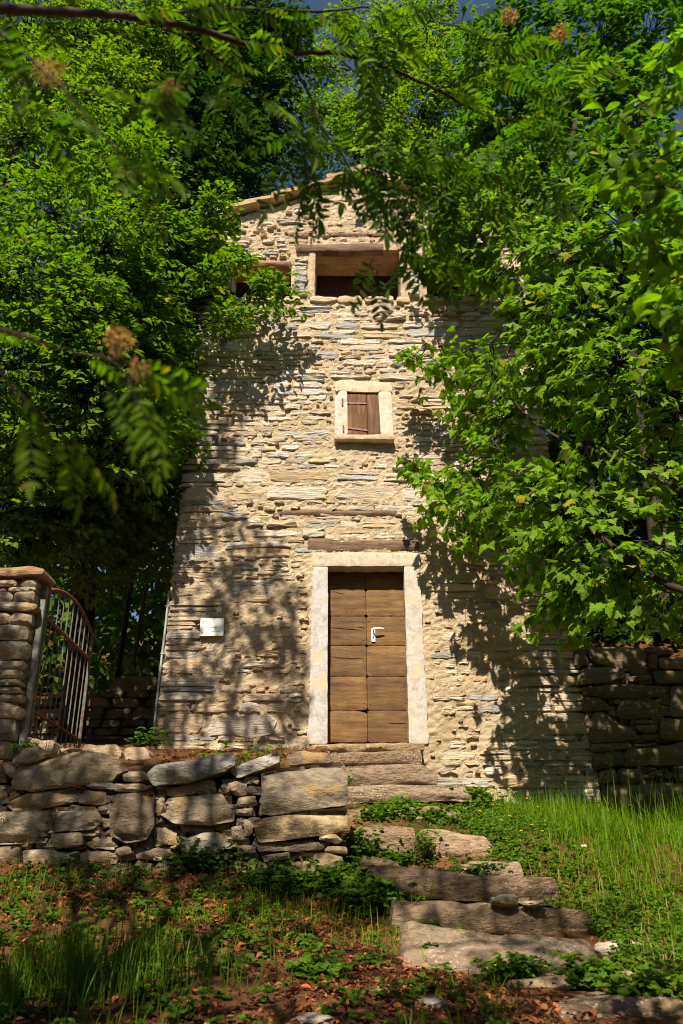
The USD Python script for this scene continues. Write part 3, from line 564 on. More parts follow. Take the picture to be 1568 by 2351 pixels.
for k, (pts, t, off) in enumerate(TW):
    Y = 7.02 - off
    P = imgpoly(z3, pts, Y); c = P.mean(0); sz = np.ptp(P[:, 0]); P = c + (P - c) * (1 - .006 / max(sz, .1))
    big = sz > .25
    obj('stone', polystone(P, Y, .38, res=.022 if big else .018, bulge=.016 if big else .014, relief=.026 if big else .014, seed=100 + k, sf=(3, 8), soft=.016, taper=.12, facets=6), M['rock'], tw, smooth=24, tint=TT[t] * tr_.uniform(.88, 1.12))
chx = np.random.default_rng(41); zq = 1.62     # small stones wedged deep in the joints
while zq < 2.42:
    h = chx.uniform(.06, .12); x = -3.0
    while x < -.06:
        w = chx.uniform(.09, .24)
        if zq < 2.36 or x > -.8: obj('wedge_stone', ringstone(blob_outline(x, min(x + w - .008, -.02), zq, zq + h - .006, chx), 7.10, .25, chx.uniform(.05, .10), chx), M['rock'], tw, tint=TT[chx.choice([1, 3, 4, 5])] * chx.uniform(.6, 1.0))
        x += w
    zq += h
# ledge of low stones behind, under the gate
le = thing('stone_edging', 'low line of flat stones edging the terrace under the gate', 'edging')
for k, (a0, b0, a1, b1, t) in enumerate(((105, 872, 250, 925, 3), (255, 905, 340, 935, 3), (350, 895, 565, 955, 1), (570, 905, 680, 940, 1), (575, 935, 690, 985, 4), (100, 930, 200, 960, 2))):
    zl = zoomer(0, 2200, 1.148); Y = 8.1 + .1 * (k % 2); P, Q = zl(a0, b1, Y), zl(a1, b0, Y)
    obj('stone', polystone(blob_outline(P[0], Q[0], P[2] - .05, Q[2], tr_, jit=.12), Y, .3, res=.03, bulge=.03, relief=.014, seed=200 + k), M['rock'], le, smooth=28, tint=TT[t] * 1.1)

# ------------------------------------------------------------------ steps: each slab a thing
z4 = zoomer(1232, 2900, 1.0453); z6 = zoomer(1400, 3300, 1.1772)
ST = [ # label, zoom, outline, Y, depth, tint, lean
 ('thin worn threshold slab directly under the plank door', z4, [(0,104),(20,80),(200,76),(400,74),(488,76),(490,104),(300,108),(110,110)], 9.66, .5, (.42, .36, .26), .0),
 ('dark pitted step stone just below the door threshold', z4, [(85,165),(90,118),(250,112),(470,104),(478,135),(474,165),(250,168)], 9.30, .5, (.29, .25, .2), .0),
 ('grey pitted step stone with a rounded dark right end, second below the threshold', z4, [(120,255),(130,172),(300,165),(480,166),(530,188),(546,215),(545,246),(400,244),(250,252)], 8.95, .5, (.33, .3, .26), .0),
 ('long pale step slab dotted with white lichen in front of the door', z4, [(120,330),(125,258),(400,248),(655,247),(665,270),(690,325),(600,312),(420,322),(250,325)], 8.55, .6, (.38, .35, .30), .02),
 ('low half buried step stone among weeds below the lichen dotted slab', z4, [(150,415),(160,345),(300,350),(520,340),(640,360),(640,410),(400,400)], 8.15, .6, (.31, .27, .21), .03),
 ('brown step block with a shadowed left end beside the terrace wall', z4, [(180,500),(176,418),(300,412),(440,428),(455,480),(440,545),(330,560),(230,535)], 7.30, .6, (.34, .29, .23), .03),
 ('pale pinkish boulder step right of the brown block', z4, [(465,455),(480,430),(560,432),(660,455),(745,462),(775,500),(800,555),(790,572),(620,570),(500,555),(480,500)], 7.22, .6, (.45, .40, .34), .08),
 ('flat pale stone half covered by dark weeds above the long dark beam step', z4, [(640,575),(760,570),(890,567),(906,634),(760,640),(640,625)], 6.75, .5, (.42, .38, .33), .03),
 ('small rough stones left end of the shaded step above the beam step', z4, [(215,575),(240,548),(330,560),(400,590),(300,605),(225,600)], 6.72, .4, (.34, .29, .22), .03),
 ('long dark beam shaped step slab tilting down to the right', z6, [(80,215),(90,192),(250,198),(600,232),(960,250),(985,310),(992,390),(800,368),(500,362),(330,340),(200,322)], 6.3, .42, (.28, .245, .2), .02),
 ('smooth grey brown step slab between the dark beam step and the large worn slab', z6, [(200,520),(205,352),(420,362),(700,375),(1000,392),(1130,412),(1148,440),(1145,520),(900,520),(600,520),(400,500)], 5.86, .5, (.33, .29, .235), .01),
 ('small buried step stones among green leaves low on the right', z6, [(740,770),(752,736),(900,722),(1080,703),(1240,694),(1370,688),(1380,735),(1200,750),(1090,770),(900,790),(800,840)], 4.72, .35, (.40, .36, .29), .06),
 ('lowest step stone cut off by the bottom right of the picture', z6, [(985,875),(1150,842),(1300,820),(1520,812),(1600,830),(1620,990),(1030,1000)], 4.22, .4, (.30, .26, .205), .05)]
for k, (lab, z_, pts, Y, dep, t, lean) in enumerate(ST):
    obj('stone_step', polystone(imgpoly(z_, pts, Y), Y, dep, res=.022, bulge=.02, relief=.03, seed=300 + k, sf=(2.5, 9), soft=.02, lean=lean, facets=4), M['step'], smooth=24, tint=np.array(t) * (.80, .66, .52), label=lab, cat='step')
# the large worn slab: its top slopes towards the viewer
def slab_top(pts, yz, seed, th=.16, n=46, m=16):
    (bl, br, frr, fll) = pts
    u, v = np.meshgrid(np.linspace(0, 1, n), np.linspace(0, 1, m))
    T = (1 - v)[..., None] * ((1 - u)[..., None] * bl + u[..., None] * br) + v[..., None] * ((1 - u)[..., None] * fll + u[..., None] * frr)
    e = np.minimum(np.minimum(u * 1.5, (1 - u) * 1.5), np.minimum(v * .55, (1 - v) * .55)); rd = 1 - (1 - np.clip(e / .1, 0, 1)) ** 2
    q = T * [5, 5, 5]; T[..., 2] += (meshkit.fbm(q, 4, seed) - .5) * .09 - .05 * (1 - rd)
    T[..., 1] += (meshkit.fbm(T * 4 + 7, 3, seed + 1) - .5) * .10; T[..., 0] += (meshkit.fbm(T * 4 + 17, 3, seed + 2) - .5) * .08
    B = T.copy(); B[..., 2] = T[..., 2] - th; V = np.vstack([T.reshape(-1, 3), B.reshape(-1, 3)]); i, j = np.meshgrid(np.arange(m - 1), np.arange(n - 1), indexing='ij'); a = (i * n + j).ravel()
    F = [np.stack([a, a + n, a + n + 1, a + 1], 1), np.stack([a, a + 1, a + n + 1, a + n], 1) + n * m]
    rim = np.r_[np.arange(n), np.arange(1, m) * n + n - 1, (m - 1) * n + np.arange(n - 2, -1, -1), np.arange(m - 2, 0, -1) * n]; s = np.roll(rim, -1)
    F.append(np.stack([rim, s, s + n * m, rim + n * m], 1)); return V, np.vstack(F)
obj('stone_step', slab_top([W(915, 2106, 5.55), W(1362, 2152, 5.55), W(1398, 2222, 5.08), W(925, 2190, 5.02)], 0, 330, th=.2), M['step'], smooth=40, tint=(.29, .22, .15), label='large worn slab step, the broad one with a sloping mottled top low in the flight', cat='step')
def pebble(cx_, cy_, Y, rx, ry, rz, seed, t, lab, name='loose_stone', m='rock', zoff=0):
    s = trimesh.creation.icosphere(3); v = s.vertices * [rx, ry, rz]; v = v * (1 + (meshkit.fbm(s.vertices * 1.6 + seed, 3, seed)[:, None] - .5) * .8); v[:, 2] = np.sign(v[:, 2]) * np.abs(v[:, 2]) ** .9 * rz ** .1
    p = W(cx_, cy_, Y) if Y else G(cx_, cy_); obj(name, (v + p + [0, 0, zoff], s.faces), M[m], smooth=35, tint=t, label=lab, cat='stone')
pebble(1160, 2067, 5.82, .085, .05, .035, 5, (.30, .26, .21), 'dark loose stone lying in the gap between the beam step and the smooth slab')
pebble(1225, 2075, 5.82, .075, .05, .016, 7, (.40, .345, .27), 'thin pale stone flake lying on the right of the smooth step slab')
pebble(1430, 2182, 0, .16, .08, .05, 9, (.38, .33, .26), 'broken pale stone half sunk in the grass right of the steps')
pebble(985, 2309, 0, .085, .07, .03, 11, (.25, .24, .22), 'flat blue grey stone on the bare earth at the bottom')
pebble(722, 2375 - 30, 0, .09, .07, .025, 13, (.33, .29, .24), 'flat brownish stone on the path at the bottom centre')
pebble(868, 2282, 0, .05, .05, .02, 15, (.45, .3, .18), 'small reddish tan stone on the earth left of the steps')
pebble(275, 2003, 0, .08, .05, .035, 17, (.40, .36, .31), 'grey stone lying in front of the terrace wall on the left')
pebble(755, 2030, 0, .10, .06, .07, 19, (.33, .27, .2), 'rough stone fallen at the foot of the terrace wall near its right end')

# ------------------------------------------------------------------ stone wall on the right of the house
z8 = zoomer(2200, 2500, 2.938)
rw = thing('field_stone_wall', 'dark lichen spotted dry stone wall in the shade right of the house', 'wall')
RWP = [[(430,250),(1085,255),(1135,330),(1140,450),(900,490),(580,470),(470,380)], [(285,285),(420,280),(470,460),(290,470)], [(320,600),(400,500),(700,495),(910,560),(850,620),(600,680),(430,690),(330,700)], [(1110,265),(1440,265),(1455,350),(1120,340)],
 [(1150,348),(1265,348),(1260,510),(1160,500)], [(1285,370),(1640,370),(1640,520),(1290,500)], [(1200,530),(1640,530),(1640,690),(1260,680)], [(390,720),(700,695),(1330,695),(1370,740),(1360,830),(800,850),(400,832)], [(390,842),(580,852),(700,950),(785,985),(770,1000),(400,1005)],
 [(820,930),(900,862),(1280,872),(1380,1040),(1330,1070),(880,1095),(800,1050)], [(520,1020),(640,1030),(1060,1300),(1020,1350),(480,1370),(470,1180)], [(420,1030),(508,1030),(468,1180),(430,1170)], [(480,1385),(960,1375),(960,1450),(490,1495)],
 [(510,1503),(870,1480),(870,1640),(520,1710)], [(880,1490),(1640,1365),(1640,1640),(900,1650)], [(1310,1100),(1640,1090),(1640,1350),(1290,1340)], [(1440,700),(1640,710),(1640,1080),(1420,1060)], [(720,870),(880,862),(815,930),(760,935)], [(1000,1170),(1280,1160),(1260,1255),(1040,1250)],
 [(1075,1275),(1290,1265),(1280,1345),(1080,1340)], [(880,1112),(1290,1105),(1280,1150),(920,1140)], [(580,1725),(740,1692),(800,1850),(590,1850)], [(800,1690),(1300,1662),(1120,1740),(1100,1860),(830,1850)], [(1120,1760),(1320,1690),(1330,1720),(1200,1800),(1120,1820)],
 [(1340,1760),(1420,1720),(1500,1760),(1440,1800),(1350,1810)], [(640,1890),(1640,1850),(1640,2110),(720,2130)], [(930,590),(1180,580),(1180,640),(940,650)], [(940,480),(1140,462),(1150,560),(960,570)], [(980,1390),(1270,1380),(1260,1410),(1000,1420)],
 [(660,2140),(1100,2140),(1090,2260),(680,2270)], [(1110,2140),(1640,2130),(1640,2270),(1120,2265)], [(560,2290),(1000,2290),(1000,2420),(560,2420)], [(1010,2290),(1640,2290),(1640,2420),(1010,2420)], [(640,1020),(775,1010),(775,1080),(700,1060)], [(1510,1670),(1640,1660),(1640,1840),(1520,1830)]]
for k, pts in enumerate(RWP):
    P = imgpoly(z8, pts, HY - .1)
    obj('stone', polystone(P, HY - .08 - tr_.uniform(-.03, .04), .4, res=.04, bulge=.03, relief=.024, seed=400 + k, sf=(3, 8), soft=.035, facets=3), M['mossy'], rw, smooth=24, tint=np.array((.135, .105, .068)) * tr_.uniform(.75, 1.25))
xx = W(1340 / 1 + 1, 1500, HY)[0]
for row in range(6):      # the wall runs on to the right, past the picture
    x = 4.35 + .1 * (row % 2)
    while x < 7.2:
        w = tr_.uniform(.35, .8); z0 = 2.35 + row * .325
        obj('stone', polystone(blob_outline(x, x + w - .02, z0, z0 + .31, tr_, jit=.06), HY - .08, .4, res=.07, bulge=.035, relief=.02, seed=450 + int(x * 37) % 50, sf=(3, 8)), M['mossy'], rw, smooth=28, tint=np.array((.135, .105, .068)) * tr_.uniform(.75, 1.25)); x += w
zq = 2.0
while zq < 4.05:
    h = chx.uniform(.07, .16); x = 2.86
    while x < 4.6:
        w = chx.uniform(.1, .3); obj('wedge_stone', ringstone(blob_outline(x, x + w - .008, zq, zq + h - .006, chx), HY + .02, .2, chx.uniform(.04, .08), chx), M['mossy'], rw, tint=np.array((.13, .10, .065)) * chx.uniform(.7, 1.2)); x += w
    zq += h
obj('core', box(2.86, 7.2, HY + .1, HY + .45, 1.9, 4.12), M['soil'], rw)

# ------------------------------------------------------------------ gate pillar and gate
gp = thing('gate_pillar', 'square stone gate pillar with a reddish cap slab at the left edge', 'pillar')
PYY = 8.2; prow = [140, 222, 260, 355, 440, 552, 695, 872, 960, 1045, 1110, 1172, 1250, 1400, 1600, 1760]
pxr = [352, 348, 338, 318, 300, 300, 262, 235, 225, 205, 180, 160, 150, 90, 60]
prx = W(88, 1335, PYY)[0]
gr = np.random.default_rng(8)
for k in range(len(prow) - 1):
    zt, zb = zg(300, prow[k], PYY)[2], zg(150, prow[k + 1], PYY)[2]; L, R = prx - .62, prx + gr.uniform(-.02, .015)
    cuts = [L, R] if k in (3, 5, 12) else [L, L + (R - L) * gr.uniform(.35, .7), R]
    for a, b in zip(cuts[:-1], cuts[1:]):
        obj('stone', polystone(blob_outline(a + .006, b - .006, zb + .006, zt - .004, gr, jit=.05), PYY + gr.uniform(-.015, .02), .24, res=.028, bulge=.022, relief=.018, seed=500 + k * 3 + (a > L), sf=(4, 12), soft=.025, facets=3), M['rock'], gp, smooth=24, tint=np.array([(.34, .25, .15), (.31, .27, .20), (.38, .31, .22)][gr.integers(3)]) * gr.uniform(.85, 1.1))
obj('core', box(prx - .58, prx - .05, PYY + .05, PYY + .22, 2.4, zg(300, 140, PYY)[2] - .01), M['mortar'], gp)
zt, zb = zg(200, 58, PYY)[2], zg(300, 136, PYY)[2]
P = np.array([(prx - .75, zb), (prx - .2, zb + .01), (prx + .05, zb + .005), (prx + .06, zb + .06), (prx + .05, zt - .03), (prx - .1, zt), (prx - .45, zt - .01), (prx - .75, zt - .05)])
obj('cap', polystone(P, PYY - .06, .36, res=.04, bulge=.03, relief=.015, seed=540), M['rock'], gp, smooth=28, tint=(.30, .19, .11))
gt = thing('iron_gate', 'open wrought iron gate with an arched rusty top rail and pale green bars', 'gate')
YN, YF = 8.55, 10.2
nt, nb_ = zg(465, 262, YN), zg(232, 1565, YN); ft, fb = zg(846, 662, YF), zg(692, 1610, YF)
N0, F0 = nb_[[0, 1]] * .5 + nt[[0, 1]] * .5, ft[[0, 1]] * .5 + fb[[0, 1]] * .5
def gpt(u, z): return np.array([*(N0 * (1 - u) + F0 * u), z])
zb0, zb1 = nb_[2], fb[2]; zbase = min(zb0, zb1)
ztN = nt[2]; ztF = ft[2]
def on_gate(px, py):
    p = zg(px, py, 1.0); o = np.array([0, 0, EYE]); d = p - o; n2 = np.array([-(F0 - N0)[1], (F0 - N0)[0]])
    t_ = (N0 @ n2) / (d[:2] @ n2); q_ = o + d * t_; return (q_[:2] - N0) @ (F0 - N0) / ((F0 - N0) @ (F0 - N0)), q_[2]
_arc = sorted(on_gate(*p) for p in ((460, 262), (500, 255), (540, 262), (590, 280), (640, 315), (690, 362), (730, 415), (770, 485), (805, 555), (845, 660)))
_au, _az = np.array(_arc).T; _au = (_au - _au[0]) / (_au[-1] - _au[0])
top = lambda u: float(np.interp(u, _au, _az)); ztF = float(_az[-1])
def bar(name, pts, r, m, s=8): obj(name, tube(np.array(pts), r, s), M[m], gt, smooth=45)
bar('stile', [gpt(0, zbase), gpt(0, top(0))], .02, 'gatepaint'); bar('stile', [gpt(1, zbase), gpt(1, ztF)], .022, 'gatepaint')
bar('top_rail', [gpt(u, top(u)) for u in np.linspace(0, 1, 30)], .016, 'rust')
zu = (zg(440, 490, YN)[2] + zg(810, 870, YF)[2]) / 2; zlw = (zg(290, 1310, YN)[2] + zg(690, 1605, YF)[2]) / 2
for z_ in (zu, zlw, zbase + .03): bar('rail', [gpt(0, z_), gpt(1, z_)], .018, 'rust')
for k in range(1, 10): bar('bar', [gpt(k / 10, zbase + .03), gpt(k / 10, top(k / 10) - .01)], .0075, 'gatepaint', 6)
gq = thing('gate_post', 'slim pale green steel gate post fixed to the stone pillar', 'post')
a, b = zg(413, 250, 8.35), zg(182, 1640, 8.35); xm = (a[0] + b[0]) / 2
obj('post', box(xm - .03, xm + .03, 8.33, 8.39, b[2] - .2, a[2], .006), M['gatepaint'], gq)
for z_ in (zu + .25, zlw + .12): obj('hinge', box(xm, N0[0] + .01, 8.38, 8.56, z_ - .03, z_ + .03, .006), M['rust'], gq)

# dark wall on the slope behind the gate
bw = thing('hillside_wall', 'dark dry stone wall on the slope behind the iron gate', 'wall')
br = np.random.default_rng(31); zz_ = 3.45
while zz_ < 5.1:
    h = br.uniform(.10, .24); x = -6.2
    while x < -1.6:
        w = h * br.uniform(1.6, 4); ztop = 4.25 + .23 * (x + 4.6)
        if zz_ + h * .5 < ztop + .25: obj('stone', ringstone(blob_outline(x, x + w - .015, zz_, zz_ + h - .01, br), 13.2, .3, br.uniform(.03, .09), br), M['mossy'], bw, tint=np.array((.25, .2, .14)) * br.uniform(.7, 1.2))
        x += w
    zz_ += h
obj('core', trimesh.convex.convex_hull(np.array([(x, y, z_) for y in (13.25, 13.7) for x, z_ in ((-6.2, 3.0), (-1.6, 3.0), (-6.2, 3.9), (-1.6, 4.95))])), M['soil'], bw)

# ------------------------------------------------------------------ foliage tools
def unit(v): return v / (np.linalg.norm(v, axis=-1, keepdims=True) + 1e-12)
OV = (np.array([(0, 0, 0), (.22, .20, .05), (.52, .29, .07), (.80, .17, .04), (1, 0, -.06), (.80, -.17, .04), (.52, -.29, .07), (.22, -.20, .05), (.5, 0, 0)]), np.array([(0, 8, 1), (1, 8, 2), (2, 8, 3), (3, 8, 4), (4, 8, 5), (5, 8, 6), (6, 8, 7), (7, 8, 0)])[:, [0, 1, 2]])
SM = (np.array([(0, 0, 0), (.45, .30, .05), (1, 0, -.04), (.45, -.30, .05)]), np.array([(0, 2, 1), (0, 3, 2)]))
LL = (np.array([(0, 0, 0), (.28, .13, .02), (.65, .14, .02), (1, 0, -.03), (.65, -.14, .02), (.28, -.13, .02)]), np.array([(0, 3, 2), (0, 2, 1), (0, 4, 3), (0, 5, 4)]))
_mo = [(0, 0), (.02, .16), (-.10, .44), (.14, .34), (.26, .62), (.36, .40), (.50, .50), (.52, .27), (.68, .30), (.70, .16), (.82, .14), (1.0, 0)]
_mp = _mo + [(x, -y) for x, y in _mo[-2:0:-1]]
MP = (np.array([(x, y, -.10 * abs(y) + .05 * math.sin(x * 5) - .12 * x * x) for x, y in _mp] + [(.34, 0, .03)]), np.array([(i, (i + 1) % 22, 22) for i in range(22)])[:, [0, 2, 1]])
RD = (np.array([(0, 0, 0), (.1, .42, .06), (.55, .55, .08), (.95, .25, .02), (1, -.2, .02), (.6, -.55, .08), (.12, -.42, .06)]), np.array([(0, 2, 1), (0, 3, 2), (0, 4, 3), (0, 5, 4), (0, 6, 5)]))
BL = (np.array([(0, .5, 0), (0, -.5, 0), (.4, .42, .10), (.4, -.42, .10), (.75, .26, .06), (.75, -.26, .06), (1, 0, -.10)]), np.array([(0, 1, 2), (1, 3, 2), (2, 3, 4), (3, 5, 4), (4, 5, 6)]))
def leaves(T, pos, fwd, nrm, size, tint, wid=1.0):
    tv, tf = T; fwd = unit(fwd); side = unit(np.cross(nrm, fwd)); nn = np.cross(fwd, side); n, m = len(pos), len(tv)
    size = np.broadcast_to(np.asarray(size, float), (n,))[:, None, None]; wid = np.broadcast_to(np.asarray(wid, float), (n,))[:, None, None]
    h_ = (np.abs(pos * 7919.3).sum(1) % 1.0)[:, None, None]; c1, c2 = .05 + .38 * h_, .35 * ((h_ * 17.0) % 1.0) - .1
    cv = -c1 * tv[None, :, :1] ** 2 + c2 * np.abs(tv[None, :, 1:2])
    V = pos[:, None] + size * cv * nn[:, None] + size * (tv[None, :, :1] * fwd[:, None] + tv[None, :, 2:] * nn[:, None]) + size * wid * tv[None, :, 1:2] * side[:, None]
    F = tf[None] + (np.arange(n) * m)[:, None, None]
    return V.reshape(-1, 3), F.reshape(-1, 3), np.repeat(tint, m, axis=0)
def tints(r, n, base, var=.25, yel=.25):
    base = np.asarray(base, float); k = r.uniform(1 - var, 1 + var, (n, 1)); y = r.uniform(0, yel, (n, 1))
    old = (r.random((n, 1)) < .035) & (yel > 0)
    return base * k * np.c_[1 + y * 1.3, 1 + y * .3, 1 - y * .4] * np.where(old, np.array([[1.9, 1.0, 1.3]]), 1.0)
def thin(P0, P1, r0, r1, r, bend=.06, k=3, sides=3):
    """Many thin twigs at once, from P0 to P1."""
    n = len(P0); t = np.linspace(0, 1, k); L = np.linalg.norm(P1 - P0, axis=1)[:, None]
    off = r.normal(0, bend, (n, 3)) * L
    C = P0[:, None] * (1 - t)[None, :, None] + P1[:, None] * t[None, :, None] + off[:, None] * (4 * t * (1 - t))[None, :, None]
    d = unit(P1 - P0); a = unit(np.cross(d, np.where(np.abs(d[:, 2:]) < .9, [0, 0, 1.], [1., 0, 0]))); b = np.cross(d, a); g = np.arange(sides) * 2 * np.pi / sides
    ring = np.cos(g)[None, :, None] * a[:, None] + np.sin(g)[None, :, None] * b[:, None]
    R = np.broadcast_to(np.asarray(r0, float), (n,))[:, None] * (1 - t) + np.broadcast_to(np.asarray(r1, float), (n,))[:, None] * t
    V = C[:, :, None] + R[:, :, None, None] * ring[:, None]
    i, j = np.meshgrid(np.arange(k - 1), np.arange(sides), indexing='ij'); q = np.stack([i * sides + j, i * sides + (j + 1) % sides, (i + 1) * sides + (j + 1) % sides, (i + 1) * sides + j], -1).reshape(-1, 4)
    f = np.vstack([q[:, [0, 1, 2]], q[:, [0, 2, 3]]]); F = f[None] + (np.arange(n) * k * sides)[:, None, None]
    return V.reshape(-1, 3), F.reshape(-1, 3)
def sprays(r, c, rad, ns, K, L, size, T, base, out=None, fan=.32, flat=.75, droop=.25, sun=.35, var=.22, yel=.22, shell=.45, hang=0.0, nz=.30):
    """ns leafy sprays of K leaves around c: returns the leaf mesh and the twigs' ends."""
    c, rad = np.asarray(c, float), np.broadcast_to(np.asarray(rad, float), (3,))
    d0 = unit(r.normal(size=(ns, 3))); rr_ = (shell + (1 - shell) * r.random((ns, 1))) ** .7
    tip = c + d0 * rad * rr_
    o = d0 * [1, 1, .35] + r.normal(0, .35, (ns, 3)) * [1, 1, .3]
    if out is not None: o = unit(o) + np.asarray(out, float)
    d = unit(o); d[:, 2] -= droop * r.random(ns); d = unit(d)
    Ls = L * r.uniform(.65, 1.25, ns); o = tip - d * Ls[:, None] * .6
    n = unit(np.array([0, 0, 1.]) + S * sun + r.normal(0, .3, (ns, 3)))
    sd = unit(np.cross(n, d)); n = np.cross(d, sd)
    t = np.sort(r.random((ns, K)), 1) * .95 + .05; sg = np.where(np.arange(K) % 2 == 0, 1, -1)[None] * np.ones((ns, 1))
    lat = fan * Ls[:, None] * r.random((ns, K)) * (1.15 - t) * 1.3
    P = o[:, None] + d[:, None] * (Ls[:, None] * t)[..., None] + sd[:, None] * (lat * sg)[..., None]
    P[..., 2] -= (droop * .5 * Ls[:, None] * t * t); P += r.normal(0, .02, P.shape) * L
    a = r.uniform(.35, 1.1, (ns, K))
    f = d[:, None] * np.cos(a)[..., None] + sd[:, None] * (np.sin(a) * sg)[..., None] + r.normal(0, .22, P.shape); f[..., 2] -= hang + .12
    nn = n[:, None] * flat + r.normal(0, nz, P.shape) + S * sun * .4
    N = ns * K
    m = leaves(T, P.reshape(-1, 3), f.reshape(-1, 3), nn.reshape(-1, 3), size * r.uniform(.6, 1.2, N), tints(r, N, base, var, yel))
    end = o + d * Ls[:, None]; end[:, 2] -= droop * .5 * Ls
    return m, o, end
def limb_to(a, b, r0, r1, r, sag=.12, n=10, sides=6):
    a, b = np.asarray(a, float), np.asarray(b, float); L = np.linalg.norm(b - a)
    m1 = a + (b - a) * .35 + r.normal(0, .07, 3) * L + [0, 0, sag * L]; m2 = a + (b - a) * .7 + r.normal(0, .06, 3) * L + [0, 0, sag * .7 * L]
    return tube(spline([a, m1, m2, b], n), np.linspace(r0, r1, n), sides)
def tree(name, label, cat, trunks, blobs, T, size, K, L, base, seed, ns=1.0, attach=None, limb_r=.035, twigs=True, group=None, tint_b=(1, 1, 1), lim=True, tw0=.55, **kw):
    """trunks: list of (points, radii). blobs: (px, py, depth, radius, sprays) or (xyz, radius, sprays)."""
    r = np.random.default_rng(seed); t = thing(name, label, cat, group=group)
    tops = []
    for pts, rad in trunks:
        P = spline(pts, 22); R = np.interp(np.linspace(0, 1, 22), np.linspace(0, 1, len(rad)), rad)
        v, f = tube(P, R, 12); v = v + (meshkit.fbm(v * 5, 3, seed)[:, None] - .5) * .05 * np.mean(rad) / .1
        obj('trunk', (v, f), M['bark'], t, smooth=True, tint=tint_b); tops.append(P)
    A = np.vstack(tops); cr = MB(); tw_ = MB()
    for b in blobs:
        if len(b) == 5: c = W(b[0], b[1], b[2]); rad, n = b[3], b[4]
        else: c, rad, n = np.array(b[0], float), b[1], b[2]
        near = A[np.argmin(np.linalg.norm(A - c, axis=1) + .6 * np.maximum(0, A[:, 2] - c[2]))]
        out = unit((c - near) * [1, 1, .3]) * .6
        m, o, e = sprays(r, c, rad, max(3, int(n * ns)), K, L, size, T, base, out=out, **kw)
        cr.add(*m)
        if lim: obj('limb', limb_to(near, c, limb_r * 1.6, limb_r * .4, r), M['bark'], t, smooth=True, tint=tint_b)
        if twigs:
            src = near + (c - near) * r.uniform(tw0, 1.0, (len(o), 1))
            tw_.add(*thin(src, o, .009, .005, r, k=4)); tw_.add(*thin(o, e, .005, .002, r, k=3))
    cr.build('crown', M['leaf'], t, kind='stuff')
    if twigs: tw_.build('twigs', M['twig'], t, kind='stuff', tinted=False)
    return t

# ------------------------------------------------------------------ trees
def TR(x, y, top, dx=0, dy=0, r0=.16, r1=.05, base=None):
    z0 = float(ground(x, y)) - .2; h = top - z0
    return ([(x, y, z0), (x + dx * .3, y + dy * .3, z0 + h * .35), (x + dx * .7, y + dy * .6, z0 + h * .7), (x + dx, y + dy, top)], [r0, r0 * .8, r0 * .6, r1])
g_horn, g_map, g_shade, g_lime, g_mid = (.098, .188, .006), (.112, .216, .007), (.020, .055, .005), (.108, .20, .007), (.047, .11, .005)  # darkest green has the shade of overhead trees put into the leaf colour
tree('hornbeam_tree', 'bright leafy hornbeam crowding the left front corner of the house', 'tree',
     [TR(-5.4, 9.0, 12, .8, .2, .09), TR(-4.9, 10.0, 11, 1.2, -.3, .06), TR(-5.9, 8.4, 11, .3, .3, .08)],
     [(40, 330, 9.2, .75, 60), (180, 300, 9.6, .7, 55), (300, 400, 9.2, .7, 60), (120, 480, 8.8, .75, 70), (250, 560, 8.6, .7, 75), (385, 560, 9.5, .55, 60), (60, 640, 8.4, .7, 65), (180, 720, 8.4, .7, 75), (320, 700, 9.2, .62, 75), (420, 680, 10.0, .45, 45),
      (470, 530, 9.7, .36, 26), (500, 470, 9.4, .22, 10), (555, 600, 9.35, .26, 9), (625, 680, 9.4, .30, 13), (540, 735, 9.4, .26, 10), (500, 640, 9.4, .3, 9), (60, 840, 8.5, .7, 60), (220, 880, 8.7, .7, 70), (350, 850, 9.7, .52, 55), (410, 830, 10.1, .4, 34), (100, 1020, 9.0, .7, 55), (280, 1020, 9.3, .65, 55), (390, 980, 9.7, .4, 28), (60, 200, 10, .8, 50), (30, 1150, 9.6, .7, 40), (150, 1190, 9.8, .6, 44), (270, 1150, 10.2, .6, 44), (360, 1130, 10.6, .5, 34), (60, 1270, 10, .6, 34), (200, 1270, 10.8, .5, 30), (330, 1240, 11.2, .5, 28), (395, 900, 10.3, .45, 32), (430, 600, 10.0, .4, 34)],
     OV, .108, 24, .62, g_horn, 51, fan=.36, limb_r=.014, var=.30, yel=.14, tint_b=(.7, .7, .7))
